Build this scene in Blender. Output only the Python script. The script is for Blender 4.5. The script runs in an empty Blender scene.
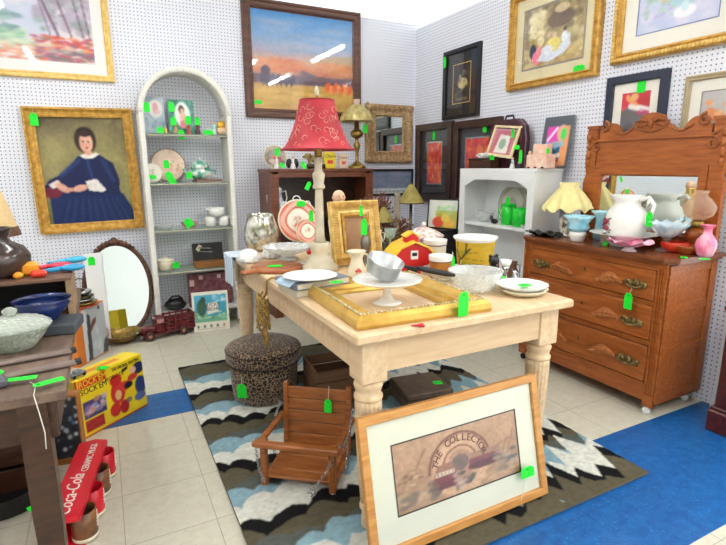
import bpy, bmesh, math, random
import numpy as np
from mathutils import Vector, Matrix, Euler
random.seed(7)
PI=math.pi
col=bpy.context.scene.collection
scn=bpy.context.scene
# ---------------------------------------------------------------- camera calibration
W,H,PX,PY,F=726,545,363.0,272.5,502.6
EYE=1.265
def _ray(u,v): return Vector(((u-PX)/F,-(v-PY)/F,-1.0))
_X=_ray(1363,163).normalized(); _Y=_ray(99,168).normalized()
_Z=_X.cross(_Y).normalized(); _Y=_Z.cross(_X)
RM=Matrix((_X,_Y,_Z))
def ray(u,v): return RM@_ray(u,v)
def onz(u,v,z):
    r=ray(u,v); t=(z-EYE)/r.z; return Vector((r.x*t,r.y*t,z))
def ony(u,v,y):
    r=ray(u,v); t=y/r.y; return Vector((r.x*t,y,EYE+r.z*t))
def onx(u,v,x):
    r=ray(u,v); t=x/r.x; return Vector((x,r.y*t,EYE+r.z*t))
cam_d=bpy.data.cameras.new('camera'); cam=bpy.data.objects.new('camera',cam_d); col.objects.link(cam)
cam_d.sensor_width=36; cam_d.lens=F/W*36; cam_d.clip_start=.05; cam_d.clip_end=60
mw=RM.to_4x4(); mw.translation=(0,0,EYE); cam.matrix_world=mw
scn.camera=cam
BW=4.37; RW=2.823   # back wall plane y, right wall plane x
# ---------------------------------------------------------------- colours & materials
def lin(c): return tuple((x/12.92 if x<=.04045 else ((x+.055)/1.055)**2.4) for x in c)
def hx(s): return lin(tuple(int(s[i:i+2],16)/255 for i in (0,2,4)))
MATS={}
def newmat(name):
    m=bpy.data.materials.new(name); m.use_nodes=True; nt=m.node_tree
    return m,nt,nt.nodes,nt.links,nt.nodes['Principled BSDF']
def pm(name,c,rough=.5,metal=0,var=.12,scale=20,c2=None,bump=0,trans=0,spec=.5,coat=0,stretch=(1,1,1),detail=3,lo=.35,hi=.65):
    if name in MATS: return MATS[name]
    m,nt,N,L,P=newmat(name)
    a=hx(c) if isinstance(c,str) else c
    b=hx(c2) if c2 else tuple(x*(1-var) for x in a)
    tc=N.new('ShaderNodeTexCoord'); mp=N.new('ShaderNodeMapping'); mp.inputs['Scale'].default_value=stretch
    L.new(tc.outputs['Object'],mp.inputs['Vector'])
    nz=N.new('ShaderNodeTexNoise'); nz.inputs['Scale'].default_value=scale; nz.inputs['Detail'].default_value=detail
    L.new(mp.outputs[0],nz.inputs['Vector'])
    r=N.new('ShaderNodeValToRGB'); r.color_ramp.elements[0].position=lo; r.color_ramp.elements[1].position=hi
    r.color_ramp.elements[0].color=(*a,1); r.color_ramp.elements[1].color=(*b,1)
    L.new(nz.outputs['Fac'],r.inputs['Fac']); L.new(r.outputs['Color'],P.inputs['Base Color'])
    P.inputs['Roughness'].default_value=rough; P.inputs['Metallic'].default_value=metal
    P.inputs['Transmission Weight'].default_value=trans; P.inputs['Specular IOR Level'].default_value=spec
    P.inputs['Coat Weight'].default_value=coat
    if bump:
        bp=N.new('ShaderNodeBump'); bp.inputs['Strength'].default_value=bump; bp.inputs['Distance'].default_value=.004
        L.new(nz.outputs['Fac'],bp.inputs['Height']); L.new(bp.outputs[0],P.inputs['Normal'])
    MATS[name]=m; return m
def wood(name,c1,c2,rough=.4,stretch=(1,12,12),scale=3,bump=.05):
    return pm(name,c1,rough=rough,c2=c2,scale=scale,stretch=stretch,detail=5,bump=bump,lo=.3,hi=.7)
def glassy(name,tint='ffffff',alpha=.25,rough=.03,body='ffffff',bump=0,bscale=60):
    # thin glassware: mostly see-through, a bit of milky body, glossy skin
    if name in MATS: return MATS[name]
    m,nt,N,L,P=newmat(name)
    out=N['Material Output']
    tr=N.new('ShaderNodeBsdfTransparent'); tr.inputs[0].default_value=(*hx(tint),1)
    P.inputs['Base Color'].default_value=(*hx(body),1); P.inputs['Roughness'].default_value=rough
    P.inputs['Specular IOR Level'].default_value=.8
    mx=N.new('ShaderNodeMixShader')
    fr=N.new('ShaderNodeLayerWeight'); fr.inputs[0].default_value=.3
    ma=N.new('ShaderNodeMath'); ma.operation='MULTIPLY_ADD'; ma.inputs[1].default_value=.75; ma.inputs[2].default_value=alpha; ma.use_clamp=True
    pw=N.new('ShaderNodeMath'); pw.operation='POWER'; pw.inputs[1].default_value=2.2; L.new(fr.outputs['Facing'],pw.inputs[0]); L.new(pw.outputs[0],ma.inputs[0]); L.new(ma.outputs[0],mx.inputs[0])
    L.new(tr.outputs[0],mx.inputs[1]); L.new(P.outputs[0],mx.inputs[2]); L.new(mx.outputs[0],out.inputs[0])
    if bump:
        tc=N.new('ShaderNodeTexCoord'); v=N.new('ShaderNodeTexVoronoi'); v.inputs['Scale'].default_value=bscale
        L.new(tc.outputs['Object'],v.inputs['Vector'])
        bp=N.new('ShaderNodeBump'); bp.inputs['Strength'].default_value=bump; bp.inputs['Distance'].default_value=.006
        L.new(v.outputs['Distance'],bp.inputs['Height']); L.new(bp.outputs[0],P.inputs['Normal']); L.new(bp.outputs[0],fr.inputs['Normal'])
    MATS[name]=m; return m
def attrmat(name,rough=.6,spec=.4):
    if name in MATS: return MATS[name]
    m,nt,N,L,P=newmat(name)
    a=N.new('ShaderNodeAttribute'); a.attribute_name='Col'
    tc=N.new('ShaderNodeTexCoord'); nz=N.new('ShaderNodeTexNoise'); nz.inputs['Scale'].default_value=180
    L.new(tc.outputs['Object'],nz.inputs['Vector'])
    mr=N.new('ShaderNodeMapRange'); mr.inputs[3].default_value=.9; mr.inputs[4].default_value=1.08
    L.new(nz.outputs['Fac'],mr.inputs[0])
    mx=N.new('ShaderNodeVectorMath'); mx.operation='SCALE'
    L.new(a.outputs['Color'],mx.inputs[0]); L.new(mr.outputs[0],mx.inputs['Scale'])
    L.new(mx.outputs[0],P.inputs['Base Color']); P.inputs['Roughness'].default_value=rough; P.inputs['Specular IOR Level'].default_value=spec
    MATS[name]=m; return m
# ---------------------------------------------------------------- mesh builder
def rotm(rot): return Euler(rot,'XYZ').to_matrix() if rot else Matrix.Identity(3)
class B:
    def __init__(s): s.v=[]; s.f=[]; s.sm=[]
    def add(s,vs,fs,smooth=False,c=(0,0,0),rot=None):
        n=len(s.v); M=rotm(rot); c=Vector(c)
        s.v+= [tuple(M@Vector(v)+c) for v in vs]
        s.f+= [tuple(i+n for i in f) for f in fs]; s.sm+=[smooth]*len(fs); return s
    def box(s,c,d,rot=None,bev=0):
        x,y,z=[q/2 for q in d]
        if bev:
            b=min(bev,x*.9,y*.9,z*.9); vs=[];fs=[]
            for zz,k in ((-z,b),(-z+b,0),(z-b,0),(z,b)):
                X=x-k;Y=y-k
                q=b if k==0 else b*.5
                vs+=[(-X+q,-Y,zz),(X-q,-Y,zz),(X,-Y+q,zz),(X,Y-q,zz),(X-q,Y,zz),(-X+q,Y,zz),(-X,Y-q,zz),(-X,-Y+q,zz)]
            for r in range(3):
                for i in range(8):
                    j=(i+1)%8; fs.append((r*8+i,r*8+j,r*8+8+j,r*8+8+i))
            fs.append(tuple(range(7,-1,-1))); fs.append(tuple(range(24,32)))
            return s.add(vs,fs,False,c,rot)
        vs=[(-x,-y,-z),(x,-y,-z),(x,y,-z),(-x,y,-z),(-x,-y,z),(x,-y,z),(x,y,z),(-x,y,z)]
        fs=[(3,2,1,0),(4,5,6,7),(0,1,5,4),(1,2,6,5),(2,3,7,6),(3,0,4,7)]
        return s.add(vs,fs,False,c,rot)
    def lathe(s,prof,n=28,c=(0,0,0),rot=None,fr=None,fz=None,sx=1,sy=1,smooth=True,cap=True):
        vs=[];fs=[];m=len(prof)
        for j,(r,z) in enumerate(prof):
            for i in range(n):
                th=2*PI*i/n; rr=r*(fr(th,j/(m-1)) if fr else 1); zz=z+(fz(th,j/(m-1)) if fz else 0)
                vs.append((rr*math.cos(th)*sx,rr*math.sin(th)*sy,zz))
        for j in range(m-1):
            for i in range(n):
                k=(i+1)%n; fs.append((j*n+i,j*n+k,j*n+n+k,j*n+n+i))
        if cap:
            if prof[0][0]>1e-6: fs.append(tuple(range(n-1,-1,-1)))
            if prof[-1][0]>1e-6: fs.append(tuple((m-1)*n+i for i in range(n)))
        return s.add(vs,fs,smooth,c,rot)
    def vessel(s,prof,t=.004,**k):   # open vessel with wall thickness
        inner=[(max(r-t,.0005),max(z,prof[0][1]+t)) for r,z in reversed(prof)]
        return s.lathe(list(prof)+inner,cap=True,**k)
    def tube(s,pts,r,n=8,closed=False,smooth=True,c=(0,0,0),rot=None):
        P=[Vector(p) for p in pts]; m=len(P); vs=[];fs=[]
        up=Vector((0,0,1))
        for i,p in enumerate(P):
            a=P[(i-1)%m] if (closed or i>0) else p; b=P[(i+1)%m] if (closed or i<m-1) else p
            d=(b-a).normalized() if (b-a).length>1e-9 else Vector((0,0,1))
            if i==0:
                q=up if abs(d.z)<.9 else Vector((1,0,0)); nx=d.cross(q).normalized()
            else:
                nx=(nx-d*nx.dot(d)); nx=nx.normalized() if nx.length>1e-6 else d.orthogonal().normalized()
            ny=d.cross(nx); rr=r[i] if isinstance(r,(list,tuple)) else r
            for k in range(n):
                th=2*PI*k/n; vs.append(tuple(p+nx*(rr*math.cos(th))+ny*(rr*math.sin(th))))
        for i in range(m if closed else m-1):
            for k in range(n):
                l=(k+1)%n; j=(i+1)%m; fs.append((i*n+k,i*n+l,j*n+l,j*n+k))
        if not closed:
            fs.append(tuple(range(n-1,-1,-1))); fs.append(tuple((m-1)*n+k for k in range(n)))
        return s.add(vs,fs,smooth,c,rot)
    def sphere(s,c,r,n=16,m=10,rot=None,noise=0):
        r=(r,r,r) if isinstance(r,(int,float)) else r
        prof=[(math.sin(PI*j/m),-math.cos(PI*j/m)) for j in range(m+1)]
        vs=[];fs=[]
        for j,(a,z) in enumerate(prof):
            for i in range(n):
                th=2*PI*i/n; q=1+noise*math.sin(3*th+j*1.7)*math.sin(j*2.1+th*5)
                vs.append((a*math.cos(th)*r[0]*q,a*math.sin(th)*r[1]*q,z*r[2]*q))
        for j in range(m):
            for i in range(n):
                k=(i+1)%n; fs.append((j*n+i,j*n+k,j*n+n+k,j*n+n+i))
        return s.add(vs,fs,True,c,rot)
    def prism(s,poly,z0,z1,c=(0,0,0),rot=None):  # poly in xy extruded along z
        n=len(poly); vs=[(x,y,z0) for x,y in poly]+[(x,y,z1) for x,y in poly]
        fs=[tuple(range(n-1,-1,-1)),tuple(range(n,2*n))]+[(i,(i+1)%n,n+(i+1)%n,n+i) for i in range(n)]
        return s.add(vs,fs,False,c,rot)
    def prismy(s,poly,y0,y1,c=(0,0,0),rot=None):  # poly in xz extruded along y
        n=len(poly); vs=[(x,y0,z) for x,z in poly]+[(x,y1,z) for x,z in poly]
        fs=[tuple(range(n)),tuple(range(2*n-1,n-1,-1))]+[(i,n+i,n+(i+1)%n,(i+1)%n) for i in range(n)]
        return s.add(vs,fs,False,c,rot)
    def ring(s,w,h,prof,base='c'):   # mitred frame in xz facing -y; prof=(inset,yforward)
        vs=[];fs=[];m=len(prof)
        for ins,yf in prof:
            x=w/2-ins; vs+=[(-x,-yf,ins),(x,-yf,ins),(x,-yf,h-ins),(-x,-yf,h-ins)]
        for j in range(m-1):
            for i in range(4):
                k=(i+1)%4; fs.append((j*4+i,j*4+k,j*4+4+k,j*4+4+i))
        return s.add(vs,fs)
    def grid(s,fn,nu,nv,smooth=True,th=0):
        vs=[fn(i/(nu-1),j/(nv-1)) for j in range(nv) for i in range(nu)]
        fs=[(j*nu+i,j*nu+i+1,j*nu+nu+i+1,j*nu+nu+i) for j in range(nv-1) for i in range(nu-1)]
        return s.add(vs,fs,smooth)
    def mesh(s,name,mat):
        me=bpy.data.meshes.new(name); me.from_pydata(s.v,[],s.f)
        me.polygons.foreach_set('use_smooth',s.sm); me.materials.append(mat)
        bm=bmesh.new(); bm.from_mesh(me); bmesh.ops.recalc_face_normals(bm,faces=bm.faces); bm.to_mesh(me); bm.free()
        me.update(); return me
def T(name,label,cat,loc=(0,0,0),rz=0,group=None,rot=None):
    o=bpy.data.objects.new(name,None); col.objects.link(o); o.empty_display_size=.02
    o.location=loc; o.rotation_euler=rot if rot else (0,0,rz)
    o['label']=label; o['category']=cat
    if group: o['group']=group
    return o
def part(name,b,mat,parent,label=None,solid=0):
    o=bpy.data.objects.new(name,b.mesh(name,mat) if isinstance(b,B) else b); col.objects.link(o); o.parent=parent
    if label: o['label']=label
    if solid:
        md=o.modifiers.new('thickness','SOLIDIFY'); md.thickness=solid; md.offset=0
    return o
def solo(name,b,mat,label,cat,loc=(0,0,0),rz=0,group=None,rot=None,solid=0):
    o=part(name,b,mat,None,label,solid); o.location=loc; o.rotation_euler=rot if rot else (0,0,rz); o['category']=cat
    if group: o['group']=group
    return o
def struct(name,b,mat,parent=None):
    o=part(name,b,mat,parent)
    if not parent: o['kind']='structure'
    return o
def text(s,size,depth=.0015,shear=0,font=None):
    cu=bpy.data.curves.new('txt','FONT'); cu.body=s; cu.size=size; cu.extrude=depth/2; cu.align_x='CENTER'; cu.align_y='CENTER'; cu.shear=shear; cu.resolution_u=3
    o=bpy.data.objects.new('txt',cu); col.objects.link(o)
    dg=bpy.context.evaluated_depsgraph_get(); me=bpy.data.meshes.new_from_object(o.evaluated_get(dg))
    vs=[tuple(v.co) for v in me.vertices]; fs=[tuple(p.vertices) for p in me.polygons]
    bpy.data.objects.remove(o); bpy.data.curves.remove(cu); bpy.data.meshes.remove(me)
    return vs,fs
def lettering(parts):   # parts: (string,size,center,rot,shear)
    b=B()
    for s,size,c,rot,*k in parts:
        vs,fs=text(s,size,shear=k[0] if k else 0)
        sx=k[1] if len(k)>1 else 1
        b.add([(x*sx,y,z) for x,y,z in vs],fs,False,c,rot)
    return b
# ---------------------------------------------------------------- painted pictures: colour per vertex on a fine grid
class Pic:
    def __init__(s,nx,ny,top='ffffff',bot=None,seed=1):
        s.nx,s.ny=nx,ny; s.U,s.V=np.meshgrid((np.arange(nx)+.5)/nx,(np.arange(ny)+.5)/ny)
        a=np.array(s.c(top)); b=np.array(s.c(bot or top)); t=s.V[...,None]
        s.a=b*(1-t)+a*t; s.r=np.random.RandomState(seed)
    def c(s,h): return tuple(int(h[i:i+2],16)/255 for i in (0,2,4))
    def mixin(s,m,colr,al=1):
        m=(m*al)[...,None]; s.a=s.a*(1-m)+np.array(s.c(colr))*m
    def bands(s,stops):
        vs=[v for v,_ in stops]; cs=np.array([s.c(c) for _,c in stops])
        for k in range(3): s.a[...,k]=np.interp(s.V,vs,cs[:,k])
    def ell(s,x,y,rx,ry,colr,al=1,soft=.15,rot=0):
        dx=s.U-x; dy=s.V-y; c,n=math.cos(rot),math.sin(rot)
        d=np.sqrt(((dx*c+dy*n)/rx)**2+((-dx*n+dy*c)/ry)**2)
        s.mixin(np.clip((1+soft/2-d)/soft,0,1),colr,al)
    def poly(s,pts,colr,al=1):
        m=np.zeros_like(s.U,bool); n=len(pts)
        for i in range(n):
            x1,y1=pts[i]; x2,y2=pts[(i+1)%n]
            if y1==y2: continue
            cr=((y1>s.V)!=(y2>s.V))&(s.U<(x2-x1)*(s.V-y1)/(y2-y1)+x1); m^=cr
        s.mixin(m.astype(float),colr,al)
    def rect(s,x0,y0,x1,y1,colr,al=1): s.poly([(x0,y0),(x1,y0),(x1,y1),(x0,y1)],colr,al)
    def line(s,x1,y1,x2,y2,w,colr,al=1):
        dx,dy=x2-x1,y2-y1; L=dx*dx+dy*dy+1e-9
        t=np.clip(((s.U-x1)*dx+(s.V-y1)*dy)/L,0,1); d=np.hypot(s.U-x1-t*dx,s.V-y1-t*dy)
        s.mixin(np.clip((w-d)/(w*.4),0,1),colr,al)
    def blobs(s,n,x0,y0,x1,y1,cols,r0=.01,r1=.03,al=.7,ar=1):
        for i in range(n):
            r=s.r.uniform(r0,r1); s.ell(s.r.uniform(x0,x1),s.r.uniform(y0,y1),r,r*ar,cols[s.r.randint(len(cols))],al,.6)
    def noise(s,amt=.05):
        k=s.r.rand(s.ny//3+2,s.nx//3+2); k=np.repeat(np.repeat(k,3,0),3,1)[:s.ny,:s.nx]
        s.a=np.clip(s.a*(1+(k[...,None]-.5)*2*amt),0,1)
    def mesh(s,name,fn,mat):
        # cells: one face per colour cell
        nx,ny=s.nx,s.ny
        vs=np.array([fn(i/nx,j/ny) for j in range(ny+1) for i in range(nx+1)],dtype=np.float32)
        I,J=np.meshgrid(np.arange(nx),np.arange(ny)); b=(J*(nx+1)+I).ravel()
        fs=np.stack([b,b+1,b+nx+2,b+nx+1],1).astype(np.int32)
        me=bpy.data.meshes.new(name); me.vertices.add(len(vs)); me.vertices.foreach_set('co',vs.ravel())
        me.loops.add(fs.size); me.loops.foreach_set('vertex_index',fs.ravel())
        me.polygons.add(len(fs)); me.polygons.foreach_set('loop_start',np.arange(0,fs.size,4,dtype=np.int32))
        me.update(calc_edges=True)
        at=me.color_attributes.new('Col','FLOAT_COLOR','POINT')
        a=np.clip(s.a,0,1); a=np.where(a<=.04045,a/12.92,((a+.055)/1.055)**2.4)
        p=np.pad(a,((0,1),(0,1),(0,0)),'edge'); p=(p+np.pad(a,((1,0),(1,0),(0,0)),'edge')+np.pad(a,((1,0),(0,1),(0,0)),'edge')+np.pad(a,((0,1),(1,0),(0,0)),'edge'))/4
        p=np.concatenate([p,np.ones(p.shape[:2]+(1,))],2).astype(np.float32)
        at.data.foreach_set('color',p.ravel()); me.materials.append(mat); me.validate(); return me
    def flat(s,name,x0,x1,z0,z1,y,mat):
        return s.mesh(name,lambda u,v:(x0+(x1-x0)*u,y,z0+(z1-z0)*v),mat)
PAINT=attrmat('painted_picture',.5,.3); PRINTED=attrmat('printed_card',.35,.5)
# ================================================================ SETTING
def peg_material():
    m,nt,N,L,P=newmat('white_pegboard')
    g=N.new('ShaderNodeNewGeometry'); sx=N.new('ShaderNodeSeparateXYZ'); L.new(g.outputs['Position'],sx.inputs[0])
    def mth(op,a,b=None,c=None):
        n=N.new('ShaderNodeMath'); n.operation=op
        for i,q in enumerate((a,b,c)):
            if q is None: continue
            if isinstance(q,(int,float)): n.inputs[i].default_value=q
            else: L.new(q,n.inputs[i])
        return n.outputs[0]
    h=mth('ADD',sx.outputs[0],sx.outputs[1])
    def cell(q):
        f=mth('FRACT',mth('MULTIPLY',q,1/.0254)); return mth('SUBTRACT',f,.5)
    a=cell(h); b=cell(sx.outputs[2])
    d=mth('SQRT',mth('ADD',mth('MULTIPLY',a,a),mth('MULTIPLY',b,b)))
    hole=mth('LESS_THAN',d,.15)
    nz=N.new('ShaderNodeTexNoise'); nz.inputs['Scale'].default_value=1.5
    mx=N.new('ShaderNodeMix'); mx.data_type='RGBA'
    mx.inputs['A'].default_value=(*hx('e9eaf4'),1); mx.inputs['B'].default_value=(*hx('e2e5f0'),1); L.new(nz.outputs['Fac'],mx.inputs['Factor'])
    m2=N.new('ShaderNodeMix'); m2.data_type='RGBA'; L.new(hole,m2.inputs['Factor']); L.new(mx.outputs['Result'],m2.inputs['A']); m2.inputs['B'].default_value=(*hx('3c3a46'),1)
    L.new(m2.outputs['Result'],P.inputs['Base Color']); P.inputs['Roughness'].default_value=.55
    return m
peg=peg_material()
struct('wall_back',B().box((-.2,BW+.02,1.295),(6.1,.04,2.59)),peg)
struct('wall_right',B().box((RW+.02,2.83,1.275),(.04,3.05,2.55)),peg)
cmat=pm('ceiling_white','f4f6f6',.8,scale=3,var=.03)
struct('ceiling',B().box((.5,2,3.03),(11,14,.06)),cmat)
wl=pm('wall_paint','eceef0',.7,scale=2,var=.03)
struct('wall_left',B().box((-3.4,1,1.5),(.06,10,3)),wl)
struct('wall_front',B().box((.5,-4.0,1.5),(8,.06,3)),wl)
# floor: vinyl tiles 12 inch
def tile_mat(name,c1,c2,speck,line,x0=.2607,y0=2.607,rough=.35,dens=.5):
    m,nt,N,L,P=newmat(name)
    g=N.new('ShaderNodeNewGeometry'); sx=N.new('ShaderNodeSeparateXYZ'); L.new(g.outputs['Position'],sx.inputs[0])
    def mth(op,a,b=None):
        n=N.new('ShaderNodeMath'); n.operation=op
        for i,q in enumerate((a,b)):
            if q is None: continue
            if isinstance(q,(int,float)): n.inputs[i].default_value=q
            else: L.new(q,n.inputs[i])
        return n.outputs[0]
    def edge(q,o):
        f=mth('FRACT',mth('MULTIPLY',mth('ADD',q,-o+30.5*.305),1/.305)); return mth('ABSOLUTE',mth('SUBTRACT',f,.5))
    e=mth('MINIMUM',edge(sx.outputs[0],x0),edge(sx.outputs[1],y0))
    ln=mth('LESS_THAN',e,.0045)
    nz=N.new('ShaderNodeTexNoise'); nz.inputs['Scale'].default_value=22; nz.inputs['Detail'].default_value=6; nz.inputs['Roughness'].default_value=.7
    L.new(g.outputs['Position'],nz.inputs['Vector'])
    r=N.new('ShaderNodeValToRGB'); r.color_ramp.elements[0].position=.35; r.color_ramp.elements[1].position=.68
    r.color_ramp.elements[0].color=(*hx(c1),1); r.color_ramp.elements[1].color=(*hx(c2),1)
    L.new(nz.outputs['Fac'],r.inputs['Fac'])
    n2=N.new('ShaderNodeTexNoise'); n2.inputs['Scale'].default_value=90; n2.inputs['Detail'].default_value=2; L.new(g.outputs['Position'],n2.inputs['Vector'])
    sp=mth('MULTIPLY',mth('GREATER_THAN',n2.outputs['Fac'],.66),dens)
    a=N.new('ShaderNodeMix'); a.data_type='RGBA'; L.new(sp,a.inputs['Factor']); L.new(r.outputs['Color'],a.inputs['A']); a.inputs['B'].default_value=(*hx(speck),1)
    b=N.new('ShaderNodeMix'); b.data_type='RGBA'; L.new(ln,b.inputs['Factor']); L.new(a.outputs['Result'],b.inputs['A']); b.inputs['B'].default_value=(*hx(line),1)
    L.new(b.outputs['Result'],P.inputs['Base Color']); P.inputs['Roughness'].default_value=rough
    return m
white_tile=tile_mat('cream_vinyl_tile','d3cfbd','c6c1ae','aca793','9a9584')
blue_tile=tile_mat('blue_vinyl_tile','0a4c8c','1a68ac','4f94cc','0b4a86',dens=.5,rough=.3)
struct('floor',B().box((.3,1.2,-.02),(8,12,.04)),white_tile)
struct('floor.001',B().box((1.45,1.119,.0006),(2.74,.608,.0012)),blue_tile)
struct('floor.002',B().box((-.1,2.763,.0006),(1.1,.312,.0012)),blue_tile)
# strip lights on the ceiling (four mirrored in picture glass, rest added as fill)
tubem,nt,N,L,P=newmat('fluorescent_tube'); P.inputs['Emission Color'].default_value=(1,.99,.96,1); P.inputs['Emission Strength'].default_value=26
P.inputs['Base Color'].default_value=(1,1,1,1)
housing=pm('light_housing','f0f0f0',.4,var=.03)
LP=[(3.25,1.2,'over the right partition'),(3.3,-1.3,'over the right partition near the front'),(2.4,-.3,'over the front of the aisle'),(-.77,-.9,'over the left aisle near the front'),
    (.85,2.4,'added as fill above the long table'),(-.77,2.4,'added as fill above the left table'),(.85,-.9,'added as fill behind the viewer'),(2.4,-2.6,'added as fill furthest back to the right'),(-2.2,.8,'added as fill furthest to the left')]  # this row: extra unseen strips added for illumination
for i,(x,y,w) in enumerate(LP):
    t=T('ceiling_light','long white strip light on the ceiling, '+w,'ceiling light',(x,y,2.999),group='ceiling strip lights')
    part('housing',B().box((0,0,-.02),(.1,1.24,.04)),housing,t)
    part('tube',B().box((0,0,-.055),(.05,1.2,.03)),tubem,t)
wd=bpy.data.worlds.new('world'); scn.world=wd; wd.use_nodes=True
bg=wd.node_tree.nodes['Background']; bg.inputs[0].default_value=(.93,.97,1,1); bg.inputs[1].default_value=1.0
scn.view_settings.view_transform='Standard'; scn.view_settings.look='None'; scn.view_settings.gamma=1; scn.view_settings.exposure=1.42
# ================================================================ shared materials
gold=pm('gold_leaf','d6a84e',.38,.25,c2='b07f30',scale=30,bump=.1)
goldl=pm('light_gold','f0d084',.4,.2,c2='d9b25c',scale=30)
brass=pm('aged_brass','a98d4a',.3,.85,c2='7d6230',scale=40)
dkbrass=pm('dark_brass','6a5c3c',.35,.8,c2='3f341f',scale=50)
silver=pm('silver_plate','cfd2d4',.22,.9,c2='a9adb0',scale=30)
black=pm('black_lacquer','17161a',.3,var=.3)
blackm=pm('matt_black','1e1c1e',.6,var=.3)
white=pm('glazed_white','f2f1ec',.25,var=.05,scale=8)
cream=pm('cream_glaze','ebe3c8',.3,var=.08,scale=10)
whitep=pm('white_paint','eef0f0',.4,var=.05,scale=6)
oak=wood('honey_oak','c07a33','a15f22',.4,(2,14,14),4)
dkwood=wood('dark_walnut','4a2a1a','2c170e',.35,(3,14,14),4)
mahog=wood('mahogany','5d2318','3a120d',.3,(3,14,14),4)
rustw=wood('reddish_brown_wood','7d4428','592b18',.35,(3,14,14),4)
blond=wood('bare_blond_wood','e0c6a2','cfae86',.55,(14,2,14),3)
blondx=wood('bare_blond_wood_cross','dcc09c','caa982',.55,(2,14,14),3)
dress_w=wood('orange_brown_oak','b0642a','8a4416',.35,(2,16,16),4)
dress_d=wood('dark_oak_carving','a45c26','733a14',.4,(10,10,10),6,.15)
matboard=pm('mat_board','f3efe4',.8,var=.03); matcream=pm('cream_mat','e2e3cf',.8,var=.03)
# picture glass: transparent + a clear mirror-like share
def pane_mat():
    m,nt,N,L,P=newmat('clear_pane'); out=N['Material Output']
    tr=N.new('ShaderNodeBsdfTransparent'); gl=N.new('ShaderNodeBsdfGlossy'); gl.inputs['Roughness'].default_value=.03
    fr=N.new('ShaderNodeLayerWeight'); fr.inputs[0].default_value=.5
    pw=N.new('ShaderNodeMath'); pw.operation='POWER'; pw.inputs[1].default_value=4; L.new(fr.outputs['Facing'],pw.inputs[0])
    ma=N.new('ShaderNodeMath'); ma.operation='MULTIPLY_ADD'; ma.inputs[1].default_value=.8; ma.inputs[2].default_value=.035; L.new(pw.outputs[0],ma.inputs[0])
    mx=N.new('ShaderNodeMixShader'); L.new(ma.outputs[0],mx.inputs[0]); L.new(tr.outputs[0],mx.inputs[1]); L.new(gl.outputs[0],mx.inputs[2]); L.new(mx.outputs[0],out.inputs[0])
    return m
pane=pane_mat()
mirror,nt,N,L,P=newmat('mirror_glass'); P.inputs['Base Color'].default_value=(.80,.86,.83,1); P.inputs['Metallic'].default_value=1; P.inputs['Roughness'].default_value=.02
cutglass=glassy('cut_glass',tint='f3f8f5',alpha=.36,rough=.1,bump=1,bscale=75)
clear=glassy('clear_glass',tint='f6faf8',alpha=.12)
tagm=pm('neon_green_card','12e830',.55,var=.08); stringm=pm('cotton_string','e8e4d8',.8)
# ================================================================ price tags
def tag_mesh():
    b=B(); w,h=.5,1
    b.prismy([(-.5,-1),(.5,-1),(.5,-.22),(.28,0),(-.28,0),(-.5,-.22)],-.02,.02)
    return b.mesh('price_tag',tagm)
TAGM=tag_mesh()
_hb=B().lathe([(.09,-.03),(.17,-.03),(.17,.03),(.09,.03),(.09,-.03)],12,rot=(PI/2,0,0),cap=False,smooth=False)
HOLEM=_hb.mesh('eyelet',pm('eyelet','0b8f20',.5))
def tag(loc,label,w=.035,h=.06,rot=(0,0,0),string=None):
    t=T('price_tag',label,'price tag',loc,group='neon green price tags',rot=rot)
    c=bpy.data.objects.new('card',TAGM); col.objects.link(c); c.parent=t; c.scale=(w,.04,h)
    e=bpy.data.objects.new('eyelet',HOLEM); col.objects.link(e); e.parent=t; e.scale=(.022,.06,.022); e.location=(0,0,-.011)
    if string:
        M=Euler(rot).to_matrix().inverted(); d=M@(Vector(string)-Vector(loc))
        part('string',B().tube([(0,0,-.008),tuple(d*.5+Vector((.002,0,0))),tuple(d)],.0012,5),stringm,t)
    return t
def ytag(u,v,y,lab,w=.035,h=.06,up=.03,**k):  # facing the viewer on a plane of constant y; (u,v)=card top
    p=ony(u,v,y); tag(p,lab,w,h,k.get('rot',(0,0,0)),None if up is None else p+Vector((0,.008,up)))
def xtag(u,v,x,lab,w=.035,h=.06,up=.03,**k):
    p=onx(u,v,x); tag(p,lab,w,h,(0,0,-PI/2),None if up is None else p+Vector((.008,0,up)))
def ftag(u,v,z,lab,w=.035,h=.06,rz=0,tilt=0):  # lying flat
    p=onz(u,v,z+.003); tag(p,lab,w,h,(-PI/2+tilt,0,rz))
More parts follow.
